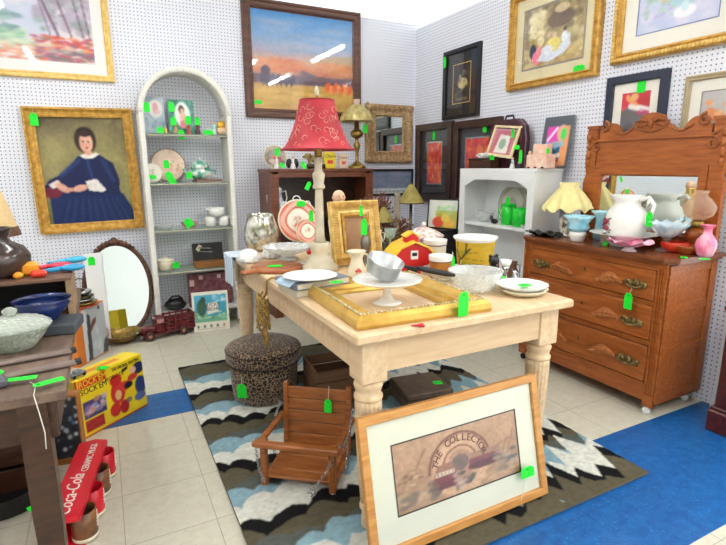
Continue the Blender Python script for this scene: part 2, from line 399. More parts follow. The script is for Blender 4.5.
# ================================================================ framed pictures
PR_RIDGE=lambda fw,fd:[(0,0),(0,fd*.8),(fw*.12,fd),(fw*.3,fd),(fw*.38,fd*.8),(fw*.62,fd*.75),(fw*.7,fd*.9),(fw*.82,fd*.9),(fw*.88,fd*.6),(fw,fd*.45),(fw,0)]
PR_FLAT=lambda fw,fd:[(0,0),(0,fd*.92),(fw*.06,fd),(fw*.9,fd),(fw,fd*.85),(fw,0)]
PR_COVE=lambda fw,fd:[(0,0),(0,fd),(fw*.2,fd),(fw*.3,fd*.75),(fw*.5,fd*.55),(fw*.75,fd*.5),(fw*.85,fd*.6),(fw,fd*.55),(fw,0)]
def framed(name,label,cat,w,h,loc,rot,fw,fd,prof,fmat,matw=0,mmat=None,pic=None,glass=True,group=None,bead=None,liner=None,inner=None,fillet=None,picname='picture'):
    t=T(name,label,cat,loc,rot=rot,group=group)
    f=part('frame',B().ring(w,h,prof(fw,fd)),fmat,t)
    part('backing',B().box((0,-.004,h/2),(w-.01,.006,h-.01)),pm('backing_board','6a5238',.8),t)
    iw,ih=w-2*fw,h-2*fw
    x=iw/2
    if matw:
        y0=-.0085
        mb=B().ring(w-2*fw+.004,h-2*fw+.004,[(0,.0085),(matw,.0085),(matw,.0070)])
        for i,v in enumerate(mb.v): mb.v[i]=(v[0],v[1],v[2]+fw-.002)
        part('mat_board',mb,mmat or matboard,t)
    if fillet:
        fm,fwid=fillet; g=B().ring(iw-2*matw+2*fwid,ih-2*matw+2*fwid,[(0,.0086),(0,.0105),(fwid,.0105),(fwid,.0072)])
        g.v=[(a,b_,c+fw+matw-fwid) for a,b_,c in g.v]; part('inner_border',g,fm,t)
    if pic is not None:
        z0=fw+matw; part(picname,pic.flat(picname,-(x-matw)-.001,x-matw+.001,z0-.001,h-z0+.001,-.0075,PAINT),None,t)
    if bead:
        bm_,ins,r,step=bead; b=B()
        for (ax,az,bx,bz) in ((-w/2+ins,ins,w/2-ins,ins),(w/2-ins,ins,w/2-ins,h-ins),(w/2-ins,h-ins,-w/2+ins,h-ins),(-w/2+ins,h-ins,-w/2+ins,ins)):
            n=int(math.hypot(bx-ax,bz-az)/step)
            for i in range(n): b.sphere((ax+(bx-ax)*i/n,-fd*.95,az+(bz-az)*i/n),r,6,4)
        part('beading',b,bm_,f)
    if glass: part('glass',B().box((0,-.0125,h/2),(iw+.002,.001,ih+.002)),pane,t)
    return t
RX=-PI/2
# --- pictures on the back wall
p=Pic(110,80,'e6dff0','efe3e0',3)
p.blobs(90,0,.35,.7,1,['d9d2ec','c9d4ea','f1eaf4','cfd9e8'],.05,.12,.5)
p.blobs(110,0,.28,.45,.62,['7fa8a0','5f8e94','9cc0b4','6b8f9a','a9b9cf'],.02,.06,.55,.5)
p.blobs(90,0,.18,.5,.38,['9ccfa8','bfe0bd','78b79a','dbe9c9'],.02,.06,.6,.4)
p.blobs(130,.0,0,.6,.2,['ef9a74','e9785e','f2b98c','e88b8b','a9b98a'],.015,.05,.6,.4)
p.blobs(160,.55,.02,1,.33,['e2593c','ee7f4f','d9415c','b54d74','ef9a5c','7d7d7c'],.015,.045,.7,.5)
p.blobs(60,.6,0,1,.16,['6e7f78','8a6f88','b8546f'],.02,.05,.6,.4)
p.blobs(120,.6,.4,1,1,['b3a6bd','9a8fa3','c9bfd3','8ba69a'],.015,.05,.5,1.2)
for x,d,w in ((.74,.16,.014),(.84,.13,.01),(.93,.08,.008),(.68,.1,.006),(.98,.06,.009)): p.line(x,.33,x-d,1.05,w,'7c4f6e',.85)
p.blobs(50,.3,.12,.9,.22,['d9d3b4','e9c7a4','efe0cf'],.02,.05,.5,.3)
framed('framed_print','large gold framed pastel print of an autumn woodland path, wide white mat','picture',1.05,.75,(-.357,BW-.001,1.885),(0,0,0),.045,.03,PR_RIDGE,goldl,.075,pm('white_mat','f6f4f2',.8,var=.02),p)
p=Pic(96,120,'8f8560','8f8a50',5)
p.bands([(0,'6f7043'),(.35,'95915a'),(.6,'a89c66'),(.85,'857a58'),(1,'5f5440')]); p.blobs(60,0,.3,1,1,['9d9560','8a8258','aaa06c','7c7350'],.05,.12,.35)
p.poly([(.0,.36),(.06,.42),(.25,.49),(.42,.64),(.5,.66),(.66,.66),(.82,.57),(.88,.4),(.86,.3),(.98,.15),(1,0),(.05,0),(.08,.24),(.04,.27)],'1b2450')
p.poly([(.04,.27),(.5,.27),(.9,.27),(1,.1),(1,0),(.04,0)],'1b2c5c')
for x in (.12,.22,.33,.43,.52,.62,.72,.82,.9): p.line(.5+(x-.5)*.7,.26,x,0,.016,'161e44',.4); p.line(.5+(x-.5)*.7+.03,.22,x+.04,0,.012,'2c5088',.3)
p.line(.42,.6,.2,.46,.03,'27407c',.7); p.line(.7,.6,.8,.4,.03,'27407c',.6); p.line(.52,.62,.56,.4,.02,'31508f',.5)
p.ell(.08,.3,.11,.05,'7c2336',.9)
p.ell(.53,.79,.125,.125,'3a2620'); p.ell(.53,.87,.09,.035,'231a1c'); p.ell(.535,.765,.075,.098,'dca78e'); p.ell(.56,.77,.05,.07,'e9b9a2',.8); p.ell(.53,.85,.07,.03,'3a2620')
p.ell(.505,.775,.012,.008,'3a2a28');p.ell(.565,.775,.012,.008,'3a2a28');p.ell(.538,.745,.008,.016,'c88a78');p.ell(.538,.718,.022,.007,'a8433f')
p.ell(.5,.745,.018,.014,'dd8c7c',.6);p.ell(.575,.745,.018,.014,'dd8c7c',.6)
p.ell(.55,.66,.05,.03,'d9a38c'); p.poly([(.44,.645),(.5,.66),(.56,.645),(.63,.675),(.67,.655),(.58,.615),(.5,.615)],'ece4dc')
p.poly([(.05,.38),(.16,.42),(.2,.37),(.09,.34)],'e3d8d2'); p.ell(.2,.345,.085,.035,'dba590',1,.2,-.5); p.ell(.4,.335,.09,.032,'dca892',1,.2,.15); p.ell(.28,.325,.04,.02,'cf947e')
p.poly([(.47,.4),(.6,.42),(.7,.31),(.66,.29),(.5,.31)],'e9e3de'); p.noise(.05)
framed('framed_portrait','gilt framed oil portrait of a seated woman in a dark blue dress','picture',.705,.9,(-.074,BW-.001,.795),(0,math.radians(-1.2),0),.068,.045,PR_COVE,gold,0,None,p,False,fillet=(pm('dark_gilt','6a4a1c',.5),.010))
p=Pic(132,104,'7fb0e0','d4a850',6)
p.bands([(0,'c99b45'),(.2,'d9b25c'),(.27,'c99a58'),(.3,'8a6f78'),(.36,'b98478'),(.42,'d98e68'),(.5,'e0b08c'),(.58,'b9a8b4'),(.68,'9db0cf'),(.85,'6ea6dc'),(1,'4f97d8')])
p.poly([(0,.36),(.15,.37),(.3,.41),(.5,.42),(.62,.38),(.8,.36),(1,.38),(1,.27),(0,.27)],'6d5a70',.85)
p.poly([(.6,.55),(.8,.6),(1,.62),(1,.42),(.7,.42)],'c9a86a',.5)
p.blobs(70,0,.6,1,.95,['8fb4de','a8bcdc','6fa2d6','b6b6cc'],.05,.16,.3,.25); p.blobs(60,0,0,1,.22,['e0bb66','c99a44','d6ac52','b98c3c'],.04,.12,.4,.2)
p.blobs(40,0,.38,1,.52,['e68a5c','d9745a','e8a878'],.05,.14,.35,.25)
p.ell(.12,.39,.045,.06,'4d3e5a',.95)
for i in range(18): p.ell(.08+i*.018,.31+.02*math.sin(i*2.3),.018,.045,'4b3f5c',.9)
for i in range(7): p.line(.09+i*.045,.31,.09+i*.045,.24,.006,'4a3d52')
for i in range(12): p.ell(.46+i*.03,.3,.016,.02,'5d4a5c',.8)
for i in range(11): p.ell(.72+i*.025,.255+.02*math.sin(i*1.9),.022,.05,['ec7a3c','e2643a','f09a58'][i%3],.95)
p.noise(.03)
framed('framed_painting','large brown framed painting of a yellow field under a blue and orange sky','picture',1.075,.93,(1.677,BW-.001,1.68),(0,0,0),.075,.04,PR_RIDGE,wood('frame_brown','6b4230','4b2a1e',.35),0,None,p)
# ornate mirror
t=T('wall_mirror','small rectangular mirror in a wide carved pale gold frame','mirror',(2.525,BW-.001,1.302),group=None)
orn=pm('carved_pale_gold','c3a379',.55,.1,c2='94734c',scale=45,bump=.5)
f=part('frame',B().ring(.52,.545,[(0,0),(0,.03),(.015,.045),(.04,.04),(.06,.03),(.09,.028),(.1,.035),(.112,.02),(.112,0)]),orn,t)
b=B(); random.seed(3)
for i in range(96):
    s=i/96*4; k=int(s); q=s-k; a=.025+.01*math.sin(i*1.9)
    x,z=[(-.26+.52*q,a),(.26-a,.545*q),(.26-.52*q,.545-a),(-.26+a,.545-.545*q)][k]
    b.sphere((x,-.038,z),(.012+.006*math.sin(i),.012,.010+.005*math.cos(i*2)),8,5)
for sx in (-1,1):
    for z in (.035,.51): b.sphere((sx*.225,-.042,z),(.035,.014,.03),10,6,noise=.2)
part('carving',b,orn,f)
part('mirror_glass',B().box((0,-.012,.2725),(.3,.006,.33)),mirror,t)
p=Pic(70,30,'7d8aa4','8f9ab0',8); p.rect(0,.0,1,.22,'dfe3e6'); p.noise(.05)
for i in range(38): p.rect(.12+i*.02,.07,.13+i*.02+.004*(i%3),.15,'6d7480',.8)
p.blobs(16,0,.3,1,1,['8c98b2','6f7d9a','9aa6bd'],.08,.2,.4,.4)
framed('framed_poster','black framed blue grey poster with a pale caption strip, under the carved mirror','picture',.56,.26,(2.53,BW-.001,.985),(0,0,0),.022,.02,PR_FLAT,black,0,None,p)
# --- pictures on the right wall (local +x runs towards the viewer)
def rframe(y0,y1,z0,z1,x=RW-.001,**k):
    k.setdefault('rot',(0,0,RX)); return dict(w=y1-y0,h=z1-z0,loc=(x,(y0+y1)/2,z0),**k)
redwood=wood('brown_shadow_frame','43271c','2b1812',.35)
dkmat=pm('charcoal_mat','2c2b30',.6)
def redpic(seed):
    p=Pic(50,70,'d83a3a','c4272f',seed); p.blobs(120,.05,0,1,1,['e8593c','d92b3c','f0863c','b81c34','ea4a5a','f0b050'],.03,.09,.55,1.3)
    for i in range(14): p.line(p.r.rand(),p.r.rand(),p.r.rand(),p.r.rand(),.012,['f2a23c','8a1626','f4c070'][i%3],.5)
    for x in (.55,.66): p.ell(x,.55,.02,.1,'7c1a22',.8)
    return p
def darkframe(lab,y0,y1,z0,z1,seed,mw=.11):
    k=rframe(y0,y1,z0,z1)
    return framed('framed_artwork',lab,'picture',fw=.065,fd=.04,prof=PR_FLAT,fmat=redwood,matw=mw,mmat=dkmat,pic=redpic(seed),fillet=(silver,.012),group=None,**k)
darkframe('dark framed red artwork nearest the corner, charcoal mat',3.715,4.29,.935,1.66,11)
darkframe('dark framed red artwork partly behind the white shelf unit',3.10,3.69,.925,1.645,12,.085)
p=Pic(40,50,'2c2722','3a332c',13); p.ell(.55,.5,.28,.14,'d7c58c'); p.ell(.4,.62,.08,.12,'a89a80'); p.ell(.62,.75,.1,.09,'8a7f72'); p.line(.1,.2,.9,.45,.03,'8f8674',.7); p.line(.2,.1,.8,.1,.04,'b9a878',.6); p.blobs(40,0,0,1,1,['4a4238','2a2522','6a5f4c'],.03,.08,.4)
framed('framed_photograph','small black framed dark photograph hanging above the red artworks','picture',fw=.035,fd=.03,prof=PR_FLAT,fmat=black,matw=.095,mmat=blackm,pic=p,fillet=(goldl,.006),**rframe(3.387,3.875,1.672,2.245))
p=Pic(100,80,'b9a878','c0a46c',14)
p.blobs(220,0,0,1,1,['c9b47a','a88e56','8d7446','d9caa0','bfae7c','9c8a5a'],.03,.09,.55)
p.blobs(90,.35,.55,1,1,['6f5a3c','8a744a','a59060','d6c590'],.03,.08,.6); p.rect(.02,.35,.1,1,'8a7c6c',.7); p.ell(.62,.72,.22,.14,'6a5040',.85); p.ell(.63,.88,.12,.07,'e2cda0',.8)
p.blobs(60,.1,.5,.35,.9,['e0d29c','d3c284','f0e6c0'],.03,.06,.7); p.blobs(40,.0,0,1,.25,['d6bf7e','c4a45e','e6d59e'],.04,.1,.6,.4)
p.ell(.17,.27,.06,.13,'3c4454'); p.ell(.25,.16,.09,.12,'ee8494'); p.ell(.28,.28,.05,.08,'f29aa4'); p.ell(.3,.42,.06,.08,'eadfb0')
p.poly([(.25,.1),(.38,.3),(.5,.28),(.55,.33),(.68,.3),(.78,.46),(.8,.25),(.7,.14),(.45,.05)],'dfe6f2'); p.ell(.52,.32,.12,.12,'e8d870'); p.ell(.42,.25,.1,.08,'e6ecf4'); p.ell(.7,.4,.05,.1,'eef2f6'); p.ell(.53,.47,.035,.045,'e6c0a0'); p.ell(.7,.53,.03,.04,'6a5038'); p.ell(.44,.5,.035,.05,'d9b898'); p.noise(.05)
framed('framed_print','large gilt framed print of people picnicking in period dress','picture',fw=.05,fd=.045,prof=PR_RIDGE,fmat=gold,matw=.085,mmat=pm('sand_mat','e4d8ae',.8,var=.04),pic=p,fillet=(pm('grey_line','9a8f84',.7),.012),bead=(pm('bead_gold','dcae56',.4,.3),.04,.006,.018),**rframe(2.27,3.055,1.815,2.47))
p=Pic(90,70,'d9d6ee','c6cbe6',15); p.blobs(110,0,0,1,1,['d3d6f0','bfc8e8','e8e2f4','c9dbe9'],.05,.12,.5)
p.blobs(50,.35,.45,.95,1,['f0d88c','f4b8c4','f6f0d8','ecd06c','f4a8b8','bfe0c8'],.03,.07,.8); p.ell(.6,.38,.22,.09,'b7dbe8'); p.ell(.6,.2,.14,.09,'f4f4fa'); p.ell(.6,.28,.05,.08,'d5ecf4'); p.blobs(40,.1,.2,.5,.8,['9fc4b0','b9d6c8','c0b4dc'],.02,.05,.6)
framed('framed_print','large gold framed still life print of pale flowers in a blue bowl','picture',fw=.055,fd=.045,prof=PR_RIDGE,fmat=gold,matw=.085,mmat=matboard,pic=p,fillet=(pm('blue_line','8590c0',.7),.006),bead=(goldl,.018,.011,.02),**rframe(1.46,2.175,1.855,2.47))
p=Pic(40,44,'6c686c','6c686c',16); p.rect(0,.55,1,1,'d8304c'); p.poly([(0,.1),(0,.6),(.3,.7),(.9,.55),(1,.2),(.8,.1)],'6e6b70'); p.line(.2,.9,.55,.7,.08,'f0a868'); p.line(.3,.7,.75,.6,.07,'f2e6e0'); p.ell(.8,.75,.22,.16,'c81e30'); p.line(.6,.68,1,.6,.05,'f4f0f0'); p.line(.6,.55,1,.5,.05,'c03a7c'); p.rect(0,0,.3,.12,'c22a44'); p.ell(.8,.3,.12,.12,'c23a78'); p.ell(.45,.9,.14,.08,'f0b878')
framed('framed_print','navy framed print of red and grey shapes on a wide white mat','picture',fw=.045,fd=.03,prof=PR_FLAT,fmat=pm('navy_frame','232a40',.4,var=.2),matw=.058,mmat=matboard,pic=p,**rframe(1.81,2.19,1.33,1.785))
p=Pic(60,50,'c9c4c4','bdb9bb',17); p.blobs(20,.2,.0,.9,.5,['6a6e80','8088a0','55586c'],.04,.09,.8); p.blobs(46,.08,.3,.95,.95,['f0a058','ec8c48','f4bc80','e87c50'],.035,.06,.95); p.blobs(30,.1,.3,.95,.9,['b8602c','f8d8a0'],.01,.018,.9)
framed('framed_print','silvery gold framed print of an orange flower bouquet at the right','picture',fw=.03,fd=.03,prof=PR_RIDGE,fmat=pm('champagne_frame','b9a887',.4,.3),matw=.06,mmat=matboard,pic=p,fillet=(pm('grey_line','9a8f84',.7),.005),**rframe(1.1,1.715,1.22,1.725))
# tags on wall pictures
ytag(33,113,BW-.050,'green price tag hanging on the frame of the blue dress portrait',.05,.085,.06)
ytag(258,100,BW-.0158,'green price sticker card low on the big field painting',.07,.03,None)
xtag(434,131,RW-.0158,'green price tag on the red artwork nearest the corner',.04,.08,.05)
xtag(485,122,RW-.0158,'green price tag on the red artwork behind the white shelf unit',.045,.08,.05)
xtag(445,57,RW-.0325,'green price tag at the edge of the small black framed photograph',.035,.09,None)
xtag(579,65,RW-.0158,'green price card on the mat of the picnic print',.085,.035,None)
xtag(642,79,RW-.0158,'green price tag on the navy framed print',.05,.075,.05)
# ================================================================ RUG
X0,X1,Y0,Y1=.325,1.915,1.13,3.225
rx_,ry_=300,390
p=Pic(rx_,ry_,'6f6757','6f6757',21)
Xw=X0+(X1-X0)*p.U; Yw=Y0+(Y1-Y0)*p.V
# band edges (far side -> near side); per period: black, olive grey, dark grey-green, light blue, white
tops=[3.225,2.775,2.40,1.99,1.60,1.27]
def wave(x,k,sharp,amp):
    f=x/.13+k*.37+.25*np.sin(x*9+k); sm=np.abs(np.sin(PI*f))**.7          # rounded scallops
    f2=x/.105+k*.21+.15*np.sin(x*13+k*2); z=np.abs((f2%1)-.5)*2*(1+.3*np.sin(f2*1.7))   # teeth
    s=np.sin(2*PI*x/.47+k*1.3)
    return amp*((1-sharp)*sm+sharp*z*1.15+.45*s-.1)
cols={'k':'19181a','o':'5a5443','g':'565b56','b':'86a6b2','w':'d3d3c9'}
m=np.zeros_like(Xw)
p.mixin(np.ones_like(Xw),cols['o'])
# slant of the bands: they drop towards the right, as in the photograph
for i in range(len(tops)):
    y0=tops[i]; y1=tops[i+1] if i+1<len(tops) else y0-.4; L=y0-y1
    sh=np.clip((Xw-X0)/1.0,0,1)*.9; amp=.045+.055*np.clip((Xw-X0)/1.3,0,1)
    sl=0
    a=y0+wave(Xw,i,sh,amp)-amp*.3; k_=y0-.045+wave(Xw+.03,i,sh,amp*.85)-amp*.3-.03*(np.sin(Xw*23+i)*.5+.5)
    if i==0: a=a*0+9; k_=k_*0+y0-.03-.02*np.sin(Xw*25)
    o=y0-L*.42+wave(Xw,i+3,sh,.03); gq=y0-L*.55+wave(Xw,i+5,sh,amp*.8); bq=y0-L*.76+wave(Xw+.05,i+7,sh,amp*1.1)
    nb=y1+wave(Xw,i+1,sh,amp)-amp*.3
    def reg(hi,lo,c): p.mixin(((Yw<=hi)&(Yw>lo)).astype(float),cols[c])
    reg(a,k_,'k'); reg(k_,o,'o'); reg(o,gq,'g'); reg(gq,bq,'b'); reg(bq,nb,'w')
p.mixin((Yw<1.27-.1+.02*np.sin(Xw*20)).astype(float),cols['o']); p.noise(.05)
# streaky wool tone
k=p.r.rand(ry_,rx_//6+1); k=np.repeat(k,6,1)[:,:rx_]; p.a*= (1+(k[...,None]-.5)*.08)
wool=attrmat('wool_rug',.95,.1)
rt=T('area_rug','area rug with jagged bands of black, olive grey, light blue and white','rug',(0,0,0))
part('rug_pile',p.mesh('rug_pile',lambda u,v:(X0+(X1-X0)*u,Y0+(Y1-Y0)*v,  .0158+.0008*math.sin(u*190)*math.sin(v*240)),wool),None,rt)
part('rug_backing',B().box(((X0+X1)/2,(Y0+Y1)/2,.0075),(X1-X0,Y1-Y0,.011),bev=.003),pm('rug_edge','5f594b',.95),rt)
RZ=.0172
# ================================================================ LONG TABLE
tx0,tx1,ty0,ty1,TZ=.644,1.589,1.30,3.10,.76
t=T('wooden_table','long unfinished blond wood table with fluted legs, covered in wares','table',((tx0+tx1)/2,(ty0+ty1)/2,0))
hx_,hy_=(tx1-tx0)/2,(ty1-ty0)/2
part('tabletop',B().box((0,0,TZ-.016),(2*hx_,2*hy_,.032),bev=.006),blond,t)
ap=B()
for s in (-1,1): ap.box((0,s*(hy_-.055),TZ-.092),(2*hx_-.12,.022,.12)); ap.box((s*(hx_-.055),0,TZ-.092),(.022,2*hy_-.12,.12))
part('apron',ap,blondx,t)
def flute(n,d): return lambda th,q: 1-d*(abs(math.sin(n*th/2))**.5<.45)
for sx in (-1,1):
    for sy in (-1,1):
        cx,cy=sx*(hx_-.085),sy*(hy_-.085)
        b=B().box((cx,cy,TZ-.108),(.095,.095,.15),bev=.003)
        z1=TZ-.183
        b.lathe([(.03,z1),(.046,z1-.005),(.050,z1-.018),(.046,z1-.03),(.043,z1-.04),(.043,z1-.05),(.049,z1-.056),(.049,z1-.064),(.046,z1-.07)],32,(cx,cy,0))
        b.lathe([(.046,z1-.07),(.0465,z1-.09),(.044,.38),(.036,.22),(.028,.115)],108,(cx,cy,0),fr=lambda th,q:1-.07*max(0,math.sin(18*th)))
        b.lathe([(.028,.115),(.032,.108),(.032,.095),(.024,.085),(.027,.03),(.023,RZ+.002)],32,(cx,cy,0))
        part('leg',b,blond,t)
# ================================================================ DRESSER  (faces the table)
DZ=.83; DX=2.40; DYC=1.91; dw=.94; dd=.40
dr=T('dresser','orange brown oak three drawer dresser with carved mirror back','dresser',(DX,DYC,0),RX)
b=B()
b.box((-dw/2+.012,dd/2,.43),(.024,dd,.74)); b.box((dw/2-.012,dd/2,.43),(.024,dd,.74)); b.box((0,dd-.008,.43),(dw-.05,.014,.74)); b.box((0,dd/2,.075),(dw-.05,dd-.03,.02))
part('carcass',b,dress_w,dr)
for s in (-1,1):
    b=B().box((s*(dw/2-.028),.012,.42),(.056,.03,.756),bev=.003)
    for k in (-1,0,1): b.box((s*(dw/2-.028)+k*.012,-.005,.44),(.005,.006,.66))
    part('corner_post',b,dress_w,dr)
    b=B()
    for z in (.10,.34,.57,.77): b.box((s*(dw/2+.004),dd/2,z),(.006,dd-.112,.045))
    for y in (.03,dd-.03): b.box((s*(dw/2+.004),y,.43),(.010,.05,.72))
    part('side_rail',b,dress_w,dr)
b=B().box((0,.012,.785),(dw-.1,.026,.03)); b.box((0,.012,.582),(dw-.1,.026,.016)); b.box((0,.012,.377),(dw-.1,.026,.016)); b.box((0,.012,.115),(dw-.1,.03,.085)); 
for z in (.595,.39,.165,.765): b.box((0,-.004,z),(dw-.1,.01,.008))
part('front_rail',b,dress_w,dr)
top=[(-dw/2-.03,.02),(-dw/2+.01,-.03),(dw/2-.01,-.03),(dw/2+.04,.02),(dw/2+.04,dd),(-dw/2-.03,dd)]
b=B().prism(top,.812,DZ); b.prism([(x*.985,y*.96+.004) for x,y in top],.80,.812); part('top',b,wood('dresser_top','8a5030','68371c',.25,(2,14,14),4),dr)
leaf_w=wood('carved_leaf_oak','c67c40','9a5524',.4,(10,10,10),5,.1)
def leafpoly(): return [(.17*q,.035*math.sin(PI*min(1,q*1.05))*(1.0)+.012*math.sin(q*5)) for q in [i/12 for i in range(13)]]
def leaf(cx,z,s):
    b=B(); n=14
    for i in range(n):
        q=i/(n-1); x=cx+s*(.02+.15*q); hgt=.03*math.sin(PI*(.12+.8*q)); zc=z+.016*math.sin(q*4.5)-.008
        b.sphere((x,-.009,zc),(.0068,.012,max(.008,hgt*1.12)),8,6,rot=(0,s*.45,0))
    b.tube([(cx+s*.015,-.014,z),(cx+s*.06,-.020,z+.012),(cx+s*.12,-.020,z+.004),(cx+s*.185,-.012,z-.018)],[.006,.005,.004,.003],6)
    return b
def pull(cx,z):
    b=B()
    for dx in (-.04,0,.04): b.sphere((cx+dx,-.012,z),(.024,.008,.02 if dx else .026),10,6,noise=.25)
    b.sphere((cx-.055,-.006,z+.006),(.012,.005,.008),8,5); b.sphere((cx+.055,-.006,z+.006),(.012,.005,.008),8,5)
    b.tube([(cx-.042,-.012,z+.004),(cx-.04,-.026,z-.006),(cx-.02,-.03,z-.017),(cx+.02,-.03,z-.017),(cx+.04,-.026,z-.006),(cx+.042,-.012,z+.004)],.0042,8)
    b.sphere((cx,-.03,z-.017),(.014,.006,.007),8,5)
    return b
for z0,z1,zp in ((.60,.76,.675),(.395,.575,.475),(.17,.365,.262)):
    d=part('drawer',B().box((0,.004,(z0+z1)/2),(dw-.116,.022,z1-z0-.006),bev=.004),dress_w,dr)
    for s in (-1,1):
        part('carved_leaf',leaf(s*.255,zp,-s),leaf_w,d); part('handle',pull(s*.315,zp),pm('pull_brass','9c8650',.35,.6,c2='4f4026',scale=70),d,'ornate dark brass bail pull')
    part('keyhole',B().sphere((0,-.008,zp+.02),(.006,.003,.012),8,5),dkbrass,d)
for sx in (-1,1):
    for y in (.03,dd-.04):
        b=B().lathe([(.012,.0),(.019,.0),(.019,.018),(.012,.018)],16,(sx*(dw/2-.035),y-.009,.020),rot=(PI/2,0,0)); 
        b.lathe([(.009,.036),(.009,.058)],10,(sx*(dw/2-.035),y,0))
        part('caster',b,whitep if sx>0 else blackm,dr,'white porcelain caster' if sx>0 else None)
# mirror back
_B0=B
class B(_B0):
    def mesh(s,name,mat):
        s.v=[(x+.088,y,z) for x,y,z in s.v]; return _B0.mesh(s,name,mat)
gy=.325; gw=.79
for s in (-1,1):
    pts=[]
    for i in range(13):
        z=DZ+.002+(1.49-DZ)*i/12; pts.append((.036+(.009*math.sin(i*2.4) if i>5 else .006),z))
    x=s*(gw/2-.03)
    poly=[(x+s*w_,z) for w_,z in pts]+[(x-s*.032,1.49),(x-s*.032,DZ+.002)]
    if s<0: poly=poly[::-1]
    b=B().prismy(poly,gy-.016,gy+.016); b.box((x,gy,1.495),(.08,.045,.016)); b.box((x,gy,DZ+.012),(.085,.05,.02)); 
    for z in (1.28,1.33,1.38,1.43): b.sphere((x+s*.02,gy-.018,z),(.014,.012,.024),8,6)
    part('mirror_post',b,dress_w,dr)
b=B().box((0,gy,1.34),(gw-.13,.02,.155)); b.box((0,gy-.012,1.415),(gw-.12,.02,.014)); b.box((0,gy-.012,1.262),(gw-.13,.02,.010)); part('upper_panel',b,dress_w,dr)
fr=B().ring(gw-.13,.40,[(0,0),(0,.02),(.04,.02),(.05,.008),(.05,0)]); fr.v=[(x,y+gy,z+.858) for x,y,z in fr.v]
mf=part('mirror_frame',fr,dress_w,dr); part('mirror_glass',B().box((0,gy-.004,1.058),(gw-.2,.006,.33)),mirror,mf)
part('lower_rail',B().box((0,gy,.845),(gw-.13,.03,.024)),dress_w,dr)
cr=[]
N_=44
for i in range(N_+1):
    q=i/N_*2-1; a=abs(q); x=q*.30
    z=1.488+.042*math.cos(q*PI*.95*1.6)*(a<.62)+(.02 if a<.25 else 0)
    if a>=.62: z=1.472+.04*math.sin((a-.62)/.38*PI)
    cr.append((x,z))
poly=[(-.32,1.42),(.32,1.42),(.32,1.47)]+cr[::-1]+[(-.32,1.47)]
c_=part('crest',B().prismy(poly[::-1],gy-.011,gy+.011),dress_w,dr)
b=B()
def spiral(cx,cz,r,s,turn=1.4,a0=0,w=.008):
    pts=[]
    for i in range(26):
        q=i/25; th=a0+s*q*turn*2*PI; rr=r*(1-.75*q); pts.append((cx+rr*math.cos(th),gy-.014,cz+rr*math.sin(th)))
    b.tube(pts,[w*(1-.4*i/25) for i in range(26)],8)
for s in (-1,1):
    spiral(s*.285,1.492,.03,s,1.3,PI/2,.010); spiral(s*.335,1.375,.032,-s,1.3,PI/2 ,.009)
    b.tube([(s*.37,gy-.012,1.44),(s*.345,gy-.014,1.425),(s*.31,gy-.014,1.41)],[.004,.009,.006],8)
    b.tube([(s*(.10+.13*q),gy-.013,1.475-.03*math.sin(q*PI)) for q in [i/10 for i in range(11)]],.005,6)
    b.tube([(s*.02,gy-.014,1.50),(s*.05,gy-.018,1.515),(s*.085,gy-.014,1.505)],[.004,.011,.004],8); b.tube([(s*.02,gy-.014,1.485),(s*.055,gy-.018,1.485),(s*.08,gy-.014,1.475)],[.004,.009,.004],8)
b.tube([(.1*math.cos(q),gy-.013,1.505-.055*math.sin(q)) for q in [PI*i/12 for i in range(13)]],.006,6); b.sphere((0,gy-.018,1.49),(.012,.01,.03),8,6)
part('carved_scrolls',b,dress_d,c_)
B=_B0
# ================================================================ WHITE SHELF UNIT
cx0,cx1,cy0,cy1,CZ=2.54,2.776,2.455,3.235,1.25
ct=T('shelf_unit','white painted open shelf unit with scalloped header beside the dresser','cabinet',(cx0,(cy0+cy1)/2,0),RX)
cw=cy1-cy0; cd=cx1-cx0
for s in (-1,1): part('side_panel',B().box((s*(cw/2-.01),cd/2,CZ/2-.01),(.02,cd,CZ-.02)),whitep,ct)
part('back_panel',B().box((0,cd-.005,CZ/2),(cw-.042,.008,CZ-.03)),whitep,ct)
part('top_board',B().box((0,cd/2-.006,CZ-.01),(cw+.02,cd+.012,.02),bev=.003),whitep,ct)
for s in (-1,1): part('face_stile',B().box((s*(cw/2-.03),-.008,CZ/2-.01),(.06,.016,CZ-.02)),whitep,ct)
pl=[(-cw/2+.06,CZ-.02),(-cw/2+.06,CZ-.135)]+[(-cw/2+.06+(cw-.12)*q,CZ-.135+.055*min(1,math.sin(PI*q)*1.9)) for q in [i/24 for i in range(1,24)]]+[(cw/2-.06,CZ-.135),(cw/2-.06,CZ-.02)]
part('scalloped_header',B().prismy(pl,-.016,0),whitep,ct)
SH=.845
for z in (SH,.42,.08): part('shelf',B().box((0,cd/2-.008,z-.011),(cw-.044,cd-.02,.022)),whitep,ct)
part('veneer_strip',B().box((cw/2+.002,cd/2,CZ-.006),(.012,cd,.012)),rustw,ct,'bare brown edge strip')
# ================================================================ BOOKCASE BEHIND THE LAMP
bt=T('bookcase','tall reddish brown open bookcase against the back wall','bookcase',(1.69,4.02,0))
bw=.94; BZ=1.25
for s in (-1,1): part('side_panel',B().box((s*(bw/2-.012),.16,BZ/2-.011),(.024,.32,BZ-.024)),rustw,bt)
for s in (-1,1): part('face_stile',B().box((s*(bw/2-.035),-.006,BZ/2-.02),(.07,.012,BZ-.04)),rustw,bt)
part('top_board',B().box((0,.15,BZ-.011),(bw+.02,.345,.022),bev=.003),rustw,bt); part('header',B().box((0,-.006,BZ-.045),(bw-.14,.012,.045)),rustw,bt)
part('back_panel',B().box((0,.315,BZ/2),(bw-.05,.006,BZ-.04)),dkwood,bt)
for z in (.86,.45,.08): part('shelf',B().box((0,.16,z-.01),(bw-.05,.30,.02)),dkwood,bt)
